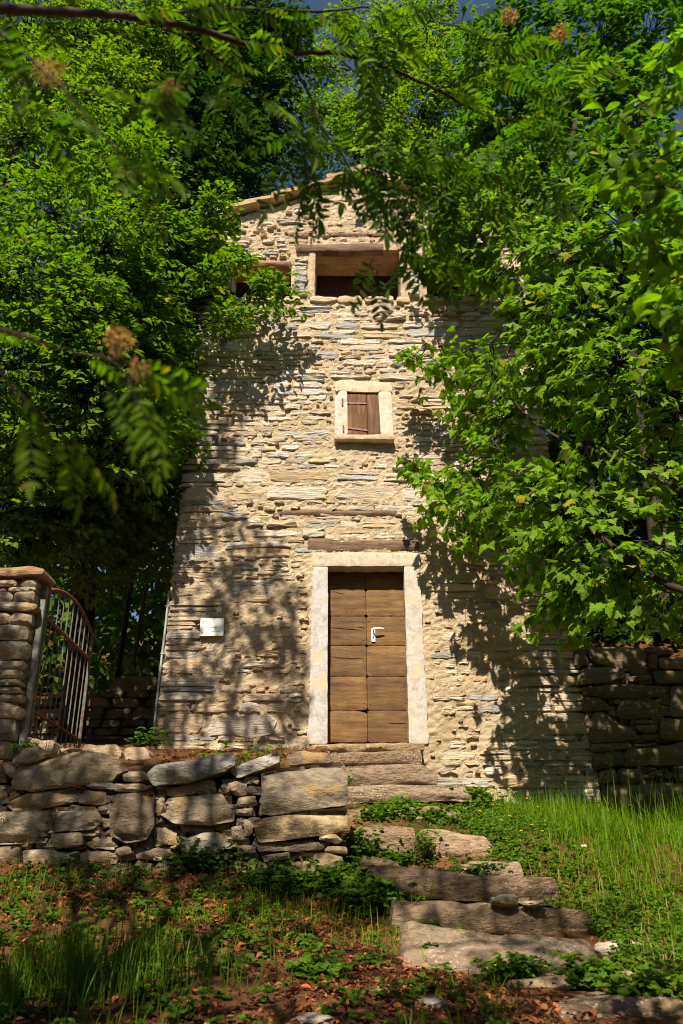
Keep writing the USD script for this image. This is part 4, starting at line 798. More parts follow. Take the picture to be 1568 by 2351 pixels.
tree('sycamore_tree', 'large sycamore reaching its lobed bright leaves in front of the right side of the house', 'tree',
     [TR(5.6, 6.4, 11, -.6, .6, .22, .09), ([W(1640, 1370, 6.6), W(1500, 1325, 6.9), W(1420, 1265, 7.2), W(1270, 1150, 7.9), W(1130, 1010, 8.4)], [.03, .028, .024, .018, .009]), ([W(1640, 1200, 6.6), W(1480, 1080, 7.0), W(1320, 1020, 7.6), W(1180, 920, 8.2)], [.03, .025, .018, .009]), ([W(1640, 700, 6.8), W(1500, 630, 7.2), W(1320, 600, 7.8), W(1190, 545, 8.6), W(1080, 470, 9.15)], [.024, .02, .015, .01, .005]), ([W(1640, 1000, 6.7), W(1450, 900, 7.2), W(1250, 800, 8.1), W(1080, 800, 9.1)], [.024, .018, .012, .005])],
     [(1130, 505, 8.85, 0.42, 22), (1060, 545, 9.35, 0.34, 16), (1200, 570, 8.3, 0.45, 24), (1085, 640, 9.35, 0.2, 5), (1300, 560, 7.8, 0.5, 28), (1430, 520, 7.2, 0.55, 32), (1530, 640, 6.8, 0.5, 26), (1240, 690, 8.1, 0.4, 20), (1340, 720, 7.6, 0.5, 26), (1190, 740, 8.85, 0.32, 14),
      (945, 825, 9.35, 0.2, 6), (1010, 840, 9.35, 0.24, 9), (1090, 820, 9.35, 0.32, 15), (1130, 870, 8.85, 0.38, 18), (1220, 820, 8.1, 0.42, 20), (1300, 860, 7.8, 0.45, 22), (1420, 830, 7.2, 0.5, 26), (1530, 880, 6.8, 0.5, 24), (1080, 950, 9.35, 0.3, 12), (1170, 960, 8.85, 0.36, 15), (1130, 1020, 8.85, 0.3, 10), (1400, 980, 7.4, 0.45, 16), (1500, 1060, 7.0, 0.45, 16),
      (950, 1085, 9.35, 0.2, 7), (1010, 1130, 9.35, 0.28, 12), (1090, 1090, 9.35, 0.3, 12), (1110, 1170, 8.85, 0.36, 18), (1200, 1150, 8.0, 0.4, 22), (1060, 1200, 9.35, 0.24, 8), (1290, 1180, 7.7, 0.42, 20), (1180, 1240, 8.85, 0.3, 13), (1400, 1190, 7.3, 0.45, 18), (1260, 1290, 7.9, 0.38, 17), (1350, 1330, 7.6, 0.36, 15), (1280, 1370, 7.9, 0.3, 11), (1440, 1330, 7.3, 0.4, 14), (1530, 1250, 7.0, 0.4, 14), (1540, 1390, 7.1, 0.3, 8), (1370, 1100, 7.6, 0.4, 14), (1050, 430, 9.35, 0.35, 16), (1140, 400, 8.85, 0.42, 22), (990, 445, 9.35, 0.22, 6), (1230, 440, 8.2, 0.45, 22), (880, 330, 9.35, 0.25, 5), (960, 360, 9.35, 0.25, 6), ((3.4, 6.4, 6.8), .5, 22), ((3.9, 6.6, 6.2), .6, 24), ((4.4, 7.0, 6.8), .7, 26), ((3.6, 6.0, 7.6), .6, 22), ((3.9, 7.0, 8.2), .7, 24), (1010, 560, 9.3, .3, 14), (1060, 600, 9.2, .3, 14), (1100, 480, 9.0, .35, 18), (1130, 650, 9.1, .26, 10), (1040, 500, 9.3, .25, 10), (1090, 420, 9.2, .3, 12)],
     MP, .112, 11, .5, g_map, 52, fan=.36, flat=.75, droop=.35, hang=.2, limb_r=.006, tw0=.88, ns=.98, yel=.16, var=.34)
tree('shade_tinted_lime_tree', 'tall tree behind the left end of the roof, its leaves tinted dark in place of shade', 'tree', [TR(-6.4, 15.5, 21, 2.6, .3, .26, .1)],
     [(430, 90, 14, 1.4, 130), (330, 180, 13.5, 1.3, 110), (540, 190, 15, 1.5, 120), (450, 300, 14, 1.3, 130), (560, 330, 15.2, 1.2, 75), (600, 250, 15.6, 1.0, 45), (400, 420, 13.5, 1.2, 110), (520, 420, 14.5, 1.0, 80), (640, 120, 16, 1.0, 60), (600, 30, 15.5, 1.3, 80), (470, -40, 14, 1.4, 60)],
     SM, .17, 30, .95, g_shade, 53, limb_r=.05, var=.35)  # leaves coloured dark to stand in for shade from taller trees
tree('ash_tree', 'light green tree on the upper left edge behind the hornbeam', 'tree', [TR(-6.4, 11.5, 17, .6, 0, .2, .06)],
     [(60, 60, 11, 1.1, 80), (200, 90, 11.5, 1.1, 85), (320, 40, 12, 1.1, 70), (110, 190, 10.8, .9, 70), (260, 220, 11.4, .9, 70), (10, 250, 10.5, .8, 40)], SM, .13, 30, .8, g_horn, 54, limb_r=.04, yel=.35)
tree('robinia_tree', 'sunlit yellow green tree rising behind the ridge of the house roof', 'tree', [TR(1.6, 18.5, 23, .2, 0, .28, .08)],
     [(790, 340, 17.5, .9, 40), (850, 250, 17.5, .9, 48), (900, 130, 17, 1.1, 70), (980, 240, 16.5, 1.1, 80), (960, 60, 17, 1.1, 70), (850, 30, 17.5, .9, 30), (1010, 370, 16, 1.0, 70), (900, 350, 17, .9, 50), (1050, 150, 16, 1.0, 60), (690, 330, 18, .5, 12), (740, 150, 18, .6, 26), (760, 240, 18, .6, 26), (700, 250, 18, .45, 14), (770, 60, 18, .6, 22)],
     SM, .15, 30, .9, g_lime, 55, limb_r=.045, yel=.25)
tree('maple_tree', 'tall mid green maple filling the upper right behind the house', 'tree', [TR(6.6, 12.6, 19, -.6, .2, .26, .08), ([W(1255, 900, 11.6), W(1250, 760, 11.6), W(1262, 600, 11.7), W(1290, 430, 11.9), W(1330, 250, 12)], [.15, .13, .12, .09, .05])],
     [(1120, 130, 14, 1.0, 60), (1230, 60, 13.5, 1.1, 70), (1370, 90, 12.5, 1.1, 75), (1510, 60, 12, 1.0, 60), (1180, 250, 13, .9, 60), (1310, 220, 12.3, .9, 60), (1450, 220, 11.6, .9, 65), (1110, 330, 13.2, .8, 48), (1220, 390, 12.4, .8, 50), (1360, 370, 11.6, .8, 55), (1500, 380, 11, .8, 55), (1160, 450, 12.6, .6, 30), (1320, 480, 11.5, .6, 30)],
     MP, .15, 14, .75, (.056, .14, .006), 56, limb_r=.04)
tree('chestnut_tree', 'leafy tree right of the house beyond the field stone wall, its leaves tinted dark in place of shade', 'tree', [TR(4.9, 12.4, 13, .3, .4, .2, .07), TR(6.6, 13.6, 13, -.3, .2, .16, .06)],
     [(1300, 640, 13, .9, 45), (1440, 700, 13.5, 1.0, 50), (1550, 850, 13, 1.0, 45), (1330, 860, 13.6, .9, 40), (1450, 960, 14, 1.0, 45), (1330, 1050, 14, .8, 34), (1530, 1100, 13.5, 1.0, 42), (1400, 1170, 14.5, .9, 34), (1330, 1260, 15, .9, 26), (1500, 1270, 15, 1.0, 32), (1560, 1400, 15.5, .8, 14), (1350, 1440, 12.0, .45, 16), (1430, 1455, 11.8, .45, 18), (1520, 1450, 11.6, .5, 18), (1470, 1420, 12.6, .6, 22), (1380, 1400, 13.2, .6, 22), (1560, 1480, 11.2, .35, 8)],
     SM, .16, 30, .8, g_shade, 57, limb_r=.04)  # same darkened tint: the shade sits in the leaf colour
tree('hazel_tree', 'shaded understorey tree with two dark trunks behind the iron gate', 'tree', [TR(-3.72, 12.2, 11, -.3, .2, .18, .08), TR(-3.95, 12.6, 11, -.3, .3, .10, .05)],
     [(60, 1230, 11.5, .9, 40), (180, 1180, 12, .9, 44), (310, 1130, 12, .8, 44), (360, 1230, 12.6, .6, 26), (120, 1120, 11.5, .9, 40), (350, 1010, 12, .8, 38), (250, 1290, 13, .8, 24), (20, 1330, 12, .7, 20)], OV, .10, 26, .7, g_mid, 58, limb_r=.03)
for k, (a, b, y, dx, r0) in enumerate(((270, 1500, 14, .35, .055), (300, 1500, 15, .5, .05), (1345, 1480, 12.0, .1, .05), (1420, 1480, 13.5, -.2, .07))):
    p = W(a, b, y); r = np.random.default_rng(70 + k); P, R = TR(p[0], y, p[2] + 6, dx, 0, r0, r0 * .4)
    lab = ('slender sapling trunk just right of the thick trunks behind the gate', 'thinner leaning sapling beside the house corner behind the gate', 'thin bare stem rising behind the field wall next to the house corner', 'thin dark sapling trunk behind the middle of the field wall')[k]
    t = thing('sapling', lab, 'tree'); obj('trunk', tube(spline(P, 16), np.interp(np.linspace(0, 1, 16), np.linspace(0, 1, 4), R), 7), M['bark'], t, smooth=True, tint=(1.2, 1.1, 1))
    m, o, e = sprays(r, np.array(P[3]) - [0, 0, 1], (1.0, .8, 1.3), 22, 22, .6, .12, SM, g_mid); obj('crown', m[:2], M['leaf'], t, tint=m[2], kind='stuff')
# the wood on the slope behind, one mass with an added ring of unseen foliage
wr = np.random.default_rng(77); wd = MB()
N = 100000; px = wr.uniform(-22, 22, N); pz = wr.random(N) ** 1.3; py_ = wr.uniform(17.5, 29, N); hz_ = ground(px, py_)
cl = meshkit.fbm(np.c_[px * .45, py_ * .3, pz * 7], 3, 5); k_ = cl > wr.uniform(.22, .58, N)
P = np.c_[px, py_, hz_ + .3 + pz * 13][k_]; n = len(P)
wd.add(*leaves(SM, P, wr.normal(size=(n, 3)), np.array([0, 0, .8]) + S * .5 + wr.normal(0, .5, (n, 3)), wr.uniform(.25, .5, n), tints(wr, n, (.05, .11, .012), .35, .3)))
N = 60000; az = wr.uniform(0, 2 * np.pi, N); rad = wr.uniform(13, 24, N); px, py_ = rad * np.sin(az), rad * np.cos(az) - 1; pz = wr.random(N) ** 1.2; k_ = (py_ < 9) & (meshkit.fbm(np.c_[px * .3, py_ * .3, pz * 5], 3, 15) > wr.uniform(.2, .5, N))  # unseen foliage beside and behind the camera, added to cut the sky fill
P = np.c_[px, py_, ground(px, py_) + pz * np.where(py_ < -3, 13.5, 12)][k_]; n = len(P)
wd.add(*leaves(SM, P, wr.normal(size=(n, 3)), np.array([0, 0, .8]) + wr.normal(0, .6, (n, 3)), wr.uniform(.5, .95, n), tints(wr, n, (.05, .10, .012), .35, .3)))
wd.build('woodland', M['leaf'], kind='stuff', label='shaded green wood on the slopes behind and around the house', cat='woodland')

# ------------------------------------------------------------------ the rowan whose boughs hang in front of the lens
rt = thing('rowan_tree', 'rowan with a long dark bough and feathery leaves hanging across the top foreground', 'tree')
r = np.random.default_rng(91)
rx0 = np.array([-2.3, .2, float(ground(-2.3, .2)) - .1])
obj('trunk', tube(spline([rx0, rx0 + [.05, .1, 1.5], rx0 + [.1, .2, 3], rx0 + [.5, .1, 5.5], rx0 + [.9, 0, 8.5]], 20), np.linspace(.13, .05, 20), 10), M['bark'], rt, smooth=True, tint=(1.6, 1.4, 1.3))
BR = [ # (display points with depth), radius start, end
 ([(-60, 8, 1.30), (30, 22, 1.36), (100, 26, 1.42), (230, 32, 1.52), (350, 47, 1.62), (480, 75, 1.72), (640, 120, 1.83), (790, 125, 1.92), (870, 150, 1.98), (1000, 205, 2.06), (1100, 258, 2.12), (1200, 282, 2.18), (1335, 303, 2.26)], .0125, .0035),
 ([(355, 50, 1.62), (440, 26, 1.68), (560, 20, 1.76), (784, 22, 1.86), (878, 30, 1.92), (890, 55, 1.96)], .006, .003),
 ([(375, 65, 1.66), (480, 120, 1.72), (590, 215, 1.78), (650, 285, 1.82), (695, 350, 1.86)], .0035, .002),
 ([(665, 125, 1.84), (690, 180, 1.86), (715, 230, 1.88), (740, 290, 1.9), (784, 355, 1.94), (815, 415, 1.97), (875, 512, 2.02), (905, 555, 2.05)], .004, .002),
 ([(784, 140, 1.92), (860, 205, 1.97), (934, 275, 2.02), (985, 355, 2.06)], .003, .0018), ([(1000, 205, 2.06), (1060, 185, 2.08), (1105, 155, 2.1), (1140, 135, 2.1)], .003, .002),
 ([(1215, 285, 2.19), (1240, 270, 2.2), (1265, 245, 2.2), (1340, 215, 2.22)], .003, .0015), ([(1000, 50, 2.05), (1060, 65, 2.05), (1120, 90, 2.07), (1180, 95, 2.1)], .003, .0015), ([(880, 60, 1.96), (860, 95, 1.94), (845, 130, 1.93)], .002, .0015),
 ([(-40, 30, 1.0), (40, 110, 1.02), (130, 190, 1.04), (230, 300, 1.08), (300, 380, 1.1)], .004, .002), ([(130, 190, 1.04), (240, 220, 1.08), (330, 235, 1.12)], .0025, .0015),
 ([(-60, 740, 1.02), (40, 770, 1.05), (140, 800, 1.08), (200, 815, 1.1), (300, 830, 1.13)], .004, .0015), ([(-40, 760, .98), (20, 880, 1.0), (80, 940, 1.02), (140, 985, 1.06)], .003, .0012), ([(200, 815, 1.1), (270, 840, 1.12), (300, 900, 1.13)], .002, .001)]
lf = MB(); st = MB()
def pinnate(p, d, L, base):
    if p[1] < 1.3: L = L * .72
    d = unit(np.asarray(d, float)); n = unit(np.array([0, 0, 1.]) + r.normal(0, .35, 3) - d * .2); sd = unit(np.cross(n, d)); n = np.cross(d, sd)
    k = 7; t = np.linspace(.25, .97, k); dr = .35 * L
    def at(t): return p + d * L * t + np.array([0, 0, -1.]) * dr * t * t * r.uniform(.6, 1)
    C = np.array([at(x) for x in t]); pos, fw = [], []
    for q, x in zip(C, t):
        for s in (1, -1): pos.append(q); fw.append(d * .42 + sd * s - np.array([0, 0, .25]) + r.normal(0, .10, 3))
    pos.append(C[-1]); fw.append(d - [0, 0, .5]); pos, fw = np.array(pos), np.array(fw); m = len(pos)
    sz = L * .30 * np.r_[np.repeat(np.sin(np.linspace(.9, 2.5, k)), 2), 1.0] * r.uniform(.9, 1.1, m)
    lf.add(*leaves(LL, pos, fw, n + r.normal(0, .15, (m, 3)), sz, tints(r, m, base, .18, .25), 1.15))
    Q = np.vstack([p[None], C]); st.add(*tube(Q, np.linspace(.0011, .0006, len(Q)), 4))
for pts, a, b in BR:
    P = spline([W(*q) for q in pts], 6 * len(pts)); P = P + r.normal(0, .0012, P.shape)
    v, f = tube(P, np.linspace(a, b, len(P)) * r.uniform(.92, 1.1, len(P)), 8); obj('bough', (v, f), M['twig'], rt, smooth=True, tint=(.42, .36, .33))
    dist = np.r_[0, np.cumsum(np.linalg.norm(np.diff(P, axis=0), axis=1))]; s = .06
    while s < dist[-1]:
        i_ = min(np.searchsorted(dist, s), len(P) - 1); tdir = unit(P[i_] - P[i_ - 1])
        for _ in range(1):
            az = r.uniform(0, 2 * np.pi); d = tdir * .7 + .75 * np.array([math.cos(az), math.sin(az) * .8, .35 * math.sin(az * 2.3) - .25])
            pinnate(P[i_], d, r.uniform(.12, .19), (.078, .155, .007))
        s += r.uniform(.06, .11) if a < .01 else r.uniform(.11, .2)
    for _ in range(2): pinnate(P[-1], unit(P[-1] - P[-3]) + r.normal(0, .45, 3), r.uniform(.13, .19), (.08, .16, .007))
for (a, b, y, dx, dz, n) in ((1180, 165, 2.0, .3, .1, 5), (1230, 240, 2.1, .4, .25, 6), (1150, 330, 2.1, -.2, -.6, 4), (700, 330, 1.85, -.1, -.7, 5), (740, 400, 1.9, .1, -.9, 4), (900, 600, 2.02, .2, -.6, 6), (960, 590, 2.05, .6, -.1, 3), (1000, 380, 2.05, .3, -.7, 5), (500, 200, 1.7, .1, -.8, 4), (450, 140, 1.68, -.3, -.7, 4), (1250, 400, 2.2, .1, -.9, 5), (860, 340, 1.98, .2, -.8, 5),
                            (100, 240, 1.0, .3, -.4, 2), (250, 330, 1.08, .4, -.4, 2), (60, 180, 1.0, .4, -.1, 2), (360, 250, 1.15, .4, -.5, 2), (230, 880, 1.1, .3, -.7, 1), (300, 880, 1.13, .2, -.9, 1), (1080, 60, 2.05, .3, .2, 5), (820, 60, 1.9, .2, -.2, 5), (640, 60, 1.8, .2, .1, 3), (820, 370, 2.0, .2, -.4, 4), (900, 330, 2.0, .3, -.2, 5), (960, 420, 2.05, .4, -.3, 5), (1050, 400, 2.1, .3, -.4, 5), (1110, 340, 2.1, .3, -.2, 5), (1000, 300, 2.1, .3, -.5, 4), (1190, 330, 2.15, .3, -.3, 4), (860, 400, 2.0, .2, -.5, 4), (930, 460, 2.05, .2, -.5, 4), (1010, 470, 2.1, .2, -.5, 4), (1080, 450, 2.1, .2, -.5, 4), (1140, 420, 2.15, .2, -.4, 4)):
    for _ in range(n): pinnate(W(a + r.uniform(-40, 40), b + r.uniform(-25, 25), y + r.uniform(-.06, .06)), np.array([dx, 0, dz]) + r.normal(0, .4, 3), r.uniform(.12, .18), (.045, .11, .006))
lf.build('leaflets', M['rowanleaf'], rt, kind='stuff'); st.build('leaf_stalks', M['twig'], rt, kind='stuff', tinted=False)
for (a, b, y, R_, nf) in ((1168, 40, 2.05, .034, 150), (1285, 80, 2.1, .036, 160), (275, 785, 1.12, .028, 120), (320, 850, 1.13, .020, 70), (385, 205, 1.12, .022, 60), (110, 170, 1.0, .03, 80)):
    c = W(a, b, y); q = unit(r.normal(size=(nf, 3))) * [R_, R_, R_ * .6] * r.uniform(.5, 1, (nf, 1)) + c; q[:, 2] += R_ * .3 * r.random(nf)
    fm = MB().add(*leaves(RD, q, r.normal(size=(nf, 3)), r.normal(size=(nf, 3)), R_ * .17, tints(r, nf, (.50, .30, .10), .25, .1)))
    fm.add(*thin(np.repeat(c[None] - [0, 0, R_ * 1.2], 30, 0), q[:30], .0008, .0005, r), tint=(.25, .17, .06)); fm.build('flower_head', M['flower'], rt)
# its crown above and behind the camera, out of the picture, that dapples the ground and the wall
cr = MB(); tw_ = MB()
for c, rad, n in (((-2.6, 4.4, 9.7), (.6, .4, .6), 32), ((-2.1, 4.5, 10.7), (.6, .4, .7), 34), ((-2.7, 4.4, 11.9), (.55, .4, .7), 26), ((-1.75, 4.4, 9.4), (.5, .35, .5), 22), ((-2.4, 4.4, 13.2), (.4, .4, .6), 14), ((-1.6, 4.4, 10.4), (.4, .35, .5), 14), ((-3.2, 1.0, 9.4), (1.1, .9, .9), 50), ((-2.1, .6, 8.4), (1.0, .8, .8), 50), ((-.7, .2, 8.2), (.9, .8, .7), 34), ((.4, .0, 7.6), (.7, .6, .6), 10), ((-1.4, -1.0, 6.6), (1.3, .9, .8), 36), ((-3.2, -.6, 7.0), (1.2, 1, .9), 34), ((-.1, -1.3, 6.4), (.7, .8, .6), 24), ((-2.6, -2.0, 5.4), (1.3, 1, .8), 34), ((.4, -2.0, 5.2), (.7, .7, .6), 20), ((-.3, -2.2, 4.4), (1.2, .8, .6), 50), ((-2.2, -2.4, 4.0), (1.0, .7, .5), 30), ((1.8, -2.6, 4.2), (.7, .7, .5), 16), ((-1.0, -1.7, 5.0), (.8, .6, .6), 24), ((.0, -.6, 7.6), (.5, .5, .5), 9), ((-4.1, 3.0, 8.7), (.7, .7, .9), 60), ((-4.8, 2.4, 9.6), (.8, .7, .9), 50), ((-3.9, 1.6, 8.4), (.8, .6, .7), 40)):
    m, o, e = sprays(r, c, rad, n, 34, .7, .085, SM, (.045, .11, .006)) if c[1] < 4 else sprays(r, c, np.array(rad) * 1.15, int(n * .95), 22, .26, .105, SM, (.045, .11, .006), fan=.5, shell=.15); cr.add(*m); tw_.add(*thin(np.repeat(np.array([[c[0], c[1], c[2]]]), len(o), 0), o, .008, .004, r))
    obj('limb', limb_to(rx0 + [.5 if c[2] > 6 else .1, .1, min(c[2] * .62, 5.5)], c, .035, .012, r), M['bark'], rt, smooth=True, tint=(1.6, 1.4, 1.3))
cr.build('crown', M['leaf'], rt, kind='stuff'); tw_.build('twigs', M['twig'], rt, kind='stuff', tinted=False)
# a nearer broadleaf bough at the right edge
hb_ = thing('beech_bough', 'blurred bough of broad oval light green leaves close on the right edge', 'branch')
fv = MB(); tv_ = MB()
for pts in ([(1640, 150, 2.0), (1540, 200, 1.95), (1450, 260, 1.95), (1370, 310, 2.0)], [(1660, 420, 1.9), (1540, 430, 1.9), (1430, 420, 1.95)], [(1640, 620, 1.95), (1560, 600, 1.95), (1480, 560, 2.0)], [(1650, 750, 2.05), (1590, 770, 2.0), (1540, 800, 2.0)], [(1660, 300, 1.9), (1560, 340, 1.9), (1480, 380, 1.95), (1400, 420, 2.0)], [(1660, 520, 1.95), (1580, 500, 1.9), (1500, 480, 1.9)], [(1650, 680, 1.9), (1570, 690, 1.9), (1500, 680, 1.95)], [(1640, 40, 2.0), (1590, 90, 2.0), (1530, 120, 2.0)], [(1640, 860, 2.1), (1590, 850, 2.1)]):
    P = spline([W(*q) for q in pts], 24); obj('twig', tube(P, np.linspace(.004, .0015, len(P)), 6), M['twig'], hb_, smooth=True, tint=(.8, .6, .5))
    k = 64; i_ = r.integers(3, 24, k); d = unit(P[i_] - P[i_ - 2]); pos = P[i_] + r.normal(0, .03, (k, 3)); f = d * .6 + r.normal(0, .55, (k, 3)) - [0, 0, .3]
    fv.add(*leaves(OV, pos, f, np.array([0, -.3, 1]) + r.normal(0, .45, (k, 3)), r.uniform(.035, .068, k), tints(r, k, (.115, .225, .007), .2, .15), 1.25))
fv.build('leaf_spray', M['rowanleaf'], hb_, kind='stuff')

# ------------------------------------------------------------------ grass, weeds, litter
gr_ = np.random.default_rng(123)
def on(x, y, dz=0.0): return np.c_[x, y, ground(x, y) + dz]
ex = lambda y: np.interp(y, [3.5, 4.2, 4.6, 5.0, 5.5, 5.9, 6.3, 6.8, 7.3, 8.1, 8.6, 9.5], [2.0, 1.75, 1.55, 1.45, 1.62, 1.60, 1.5, 1.34, 1.26, 1.10, 1.24, 1.0])
sx0 = lambda y: np.interp(y, [3.5, 4.2, 4.6, 5.0, 5.5, 6.3, 7.2, 9.5], [1.4, .95, .85, .25, .25, .1, 0., 0.])
def blades(P, h, w, r, lean=.5, base=(.06, .13, .010), var=.3, yel=.5):
    n = len(P); az = r.uniform(0, 2 * np.pi, n); l = np.abs(r.normal(0, lean, n)); ca, sa = np.cos(az), np.sin(az)
    d = np.c_[ca, sa, 0 * ca]; sd = np.c_[-sa, ca, 0 * ca]; ts = np.array([0, .38, .72, 1.0]); ws = np.array([1, .85, .55, 0.0])
    C = P[:, None] + (d * (l * h)[:, None])[:, None] * (ts ** 2)[None, :, None] + np.array([0, 0, 1.]) * (h[:, None] * (ts - .28 * np.minimum(l, 1.2)[:, None] * ts ** 2.5))[..., None]
    A, B = C - sd[:, None] * (w[:, None] * ws)[..., None], C + sd[:, None] * (w[:, None] * ws)[..., None]
    V = np.stack([A[:, 0], B[:, 0], A[:, 1], B[:, 1], A[:, 2], B[:, 2], C[:, 3]], 1); f = np.array([(0, 1, 2), (1, 3, 2), (2, 3, 4), (3, 5, 4), (4, 5, 6)])
    return V.reshape(-1, 3), (f[None] + (np.arange(n) * 7)[:, None, None]).reshape(-1, 3), np.repeat(tints(r, n, base, var, yel), 7, 0)
# long grass on the bank right of the steps
NT = 1500; ty = gr_.uniform(3.9, 9.9, NT); tx = ex(ty) + .05 + gr_.random(NT) ** 1.1 * (5.4 - ex(ty)); k = meshkit.fbm(np.c_[tx * 1.1, ty * 1.1, 0 * tx], 3, 6) > gr_.uniform(.2, .46, NT); tx, ty = tx[k], ty[k]
nb_ = 24; sp_ = np.repeat(gr_.uniform(.03, .12, len(tx)), nb_); x = np.repeat(tx, nb_) + gr_.normal(0, 1, len(tx) * nb_) * sp_; y = np.repeat(ty, nb_) + gr_.normal(0, 1, len(tx) * nb_) * sp_
near = np.clip((x - ex(y)) / .8, .22, 1); hh = np.repeat(gr_.uniform(.12, .38, len(tx)), nb_) * gr_.uniform(.45, 1.15, len(x)) * near
lg = MB().add(*blades(on(x, y, -.01), hh, gr_.uniform(.0018, .0042, len(x)), gr_, .75, (.085, .185, .006), .4, .35))
N = 650; y = gr_.uniform(7.2, 9.8, N); x = np.maximum(ex(y) + .1, gr_.uniform(1.2, 4.6, N)); lg.add(*blades(on(x, y, -.01), gr_.uniform(.28, .6, N) * np.clip((x - .6) / 1.8, .35, 1), gr_.uniform(.002, .0035, N), gr_, .28, (.085, .17, .008)))
N = 700; y = gr_.uniform(4.2, 7.0, N); x = ex(y) + gr_.random(N) * 1.4; lg.add(*blades(on(x, y, -.01), gr_.uniform(.08, .22, N), gr_.uniform(.002, .004, N), gr_, .9, (.34, .25, .10), .25, .1))
lg.build('long_grass', M['grass'], kind='stuff', label='bright long grass on the bank right of the steps', cat='grass')
for k, (a, b, Y, hgt) in enumerate(((1415, 1900, 8.6, .62), (1445, 1900, 8.7, .5), (1490, 1910, 8.5, .55), (1310, 1880, 9.0, .42), (1340, 1890, 8.9, .4), (1545, 1920, 8.3, .5), (1280, 1870, 9.1, .42), (1380, 1900, 8.7, .46))):
    p = W(a, b, Y); p[2] = float(ground(p[0], Y)); t = thing('grass_stalk', ('tallest seeding grass stalk standing before the field wall', 'seeding grass stalk leaning right just right of the tallest one', 'seeding grass stalk in front of the big low wall stone', 'shorter seeding stalk near the house corner', 'seeding stalk second from the house corner', 'seeding stalk nearest the right picture edge', 'seeding stalk closest to the foot of the house', 'seeding stalk just left of the tallest one')[k], 'grass stalk', group=None)
    dx = gr_.uniform(-.05, .16); Q = spline([p, p + [dx * .2, 0, hgt * .5], p + [dx * .6, .02, hgt * .85], p + [dx, .03, hgt]], 12); obj('stem', tube(Q, np.linspace(.0025, .001, 12), 4), M['grass'], t, tint=(.14, .20, .03))
    i_ = gr_.integers(8, 12, 34); m = leaves(LL, Q[i_] + gr_.normal(0, .003, (34, 3)), np.array([dx, 0, hgt]) + gr_.normal(0, .12, (34, 3)), gr_.normal(size=(34, 3)), gr_.uniform(.015, .03, 34), tints(gr_, 34, (.17, .21, .04), .2, .3)); obj('seed_head', m[:2], M['grass'], t, tint=m[2])
# sparse woodland grass on the left
tx, ty = gr_.uniform(-4.3, .75, 900), gr_.uniform(3.4, 6.85, 900); dens = meshkit.fbm(np.c_[tx * .9, ty * .9, 0 * tx], 3, 12); ok = (dens > gr_.uniform(.34, .64, 900)) & ~((tx > .05) & (ty > 4.3) & (ty < 5.3)) & ~((tx > -.55) & (tx < .25) & (ty < 5.2) & (gr_.random(900) < .7)); tx, ty = tx[ok], ty[ok]
m_ = 20; spw = np.repeat(gr_.uniform(.03, .16, len(tx)), m_); x = np.repeat(tx, m_) + gr_.normal(0, 1, len(tx) * m_) * spw; y = np.repeat(ty, m_) + gr_.normal(0, 1, len(tx) * m_) * spw
ths = np.repeat(gr_.uniform(.5, 1.15, len(tx)), m_); sg = MB().add(*blades(on(x, y, -.01), ths * gr_.uniform(.07, .26, len(x)) * np.interp(y, [4, 6.5], [1.1, .7]) * gr_.uniform(.5, 1.1, len(x)), gr_.uniform(.0016, .0034, len(x)), gr_, .75, (.08, .17, .006)))
for (a, b, n_, hgt, sp) in ((230, 2265, 300, .30, .24), (100, 2290, 300, .32, .26), (60, 2060, 110, .2, .2), (360, 2220, 130, .2, .2), (590, 1960, 150, .26, .10), (40, 1950, 60, .3, .16), (380, 1960, 60, .18, .1), (250, 1980, 60, .16, .15), (1010, 2285, 50, .10, .10), (1120, 2275, 50, .10, .10), (900, 2100, 120, .24, .1), (90, 2290, 300, .26, .25), (480, 2250, 160, .16, .2)):
    c = G(a, b, 3.2); x, y = c[0] + gr_.normal(0, sp, n_), c[1] + gr_.normal(0, sp * .7, n_); sg.add(*blades(on(x, y, -.01), hgt * gr_.uniform(.5, 1.15, n_), gr_.uniform(.002, .0045, n_), gr_, .4, (.05, .115, .008)))
sg.build('woodland_grass', M['grass'], kind='stuff', label='sparse tufted grass over the leaf litter below the terrace wall', cat='grass')
# dead leaves
N = 36000; x, y = gr_.uniform(-5, 2.2, N), gr_.uniform(3.1, 7.0, N); k = (meshkit.fbm(np.c_[x * 1.4, y * 1.4, 0 * x], 3, 22) > gr_.uniform(.25, .58, N)) & (x < sx0(y) + .25 * gr_.random(N)); x, y = x[k], y[k]
x = np.r_[x, gr_.uniform(-4, -.1, 1600)]; y = np.r_[y, gr_.uniform(7.4, 9.8, 1600)]; x = np.r_[x, gr_.uniform(.2, 1.6, 700)]; y = np.r_[y, gr_.uniform(4.2, 7.2, 700)]; n = len(x)
lt = MB().add(*leaves(OV, on(x, y, .008) + np.c_[0 * x, 0 * x, gr_.uniform(0, .02, n)], gr_.normal(size=(n, 3)) * [1, 1, .25], np.array([0, 0, 1.]) + gr_.normal(0, .4, (n, 3)), np.clip(gr_.lognormal(-3.55, .35, n), .012, .07), tints(gr_, n, (.20, .088, .034), .65, .3), gr_.uniform(.6, 1.3, n)))
lt.build('leaf_litter', M['dry'], kind='stuff', label='brown dead leaves scattered over the earth below the wall', cat='dead leaves')
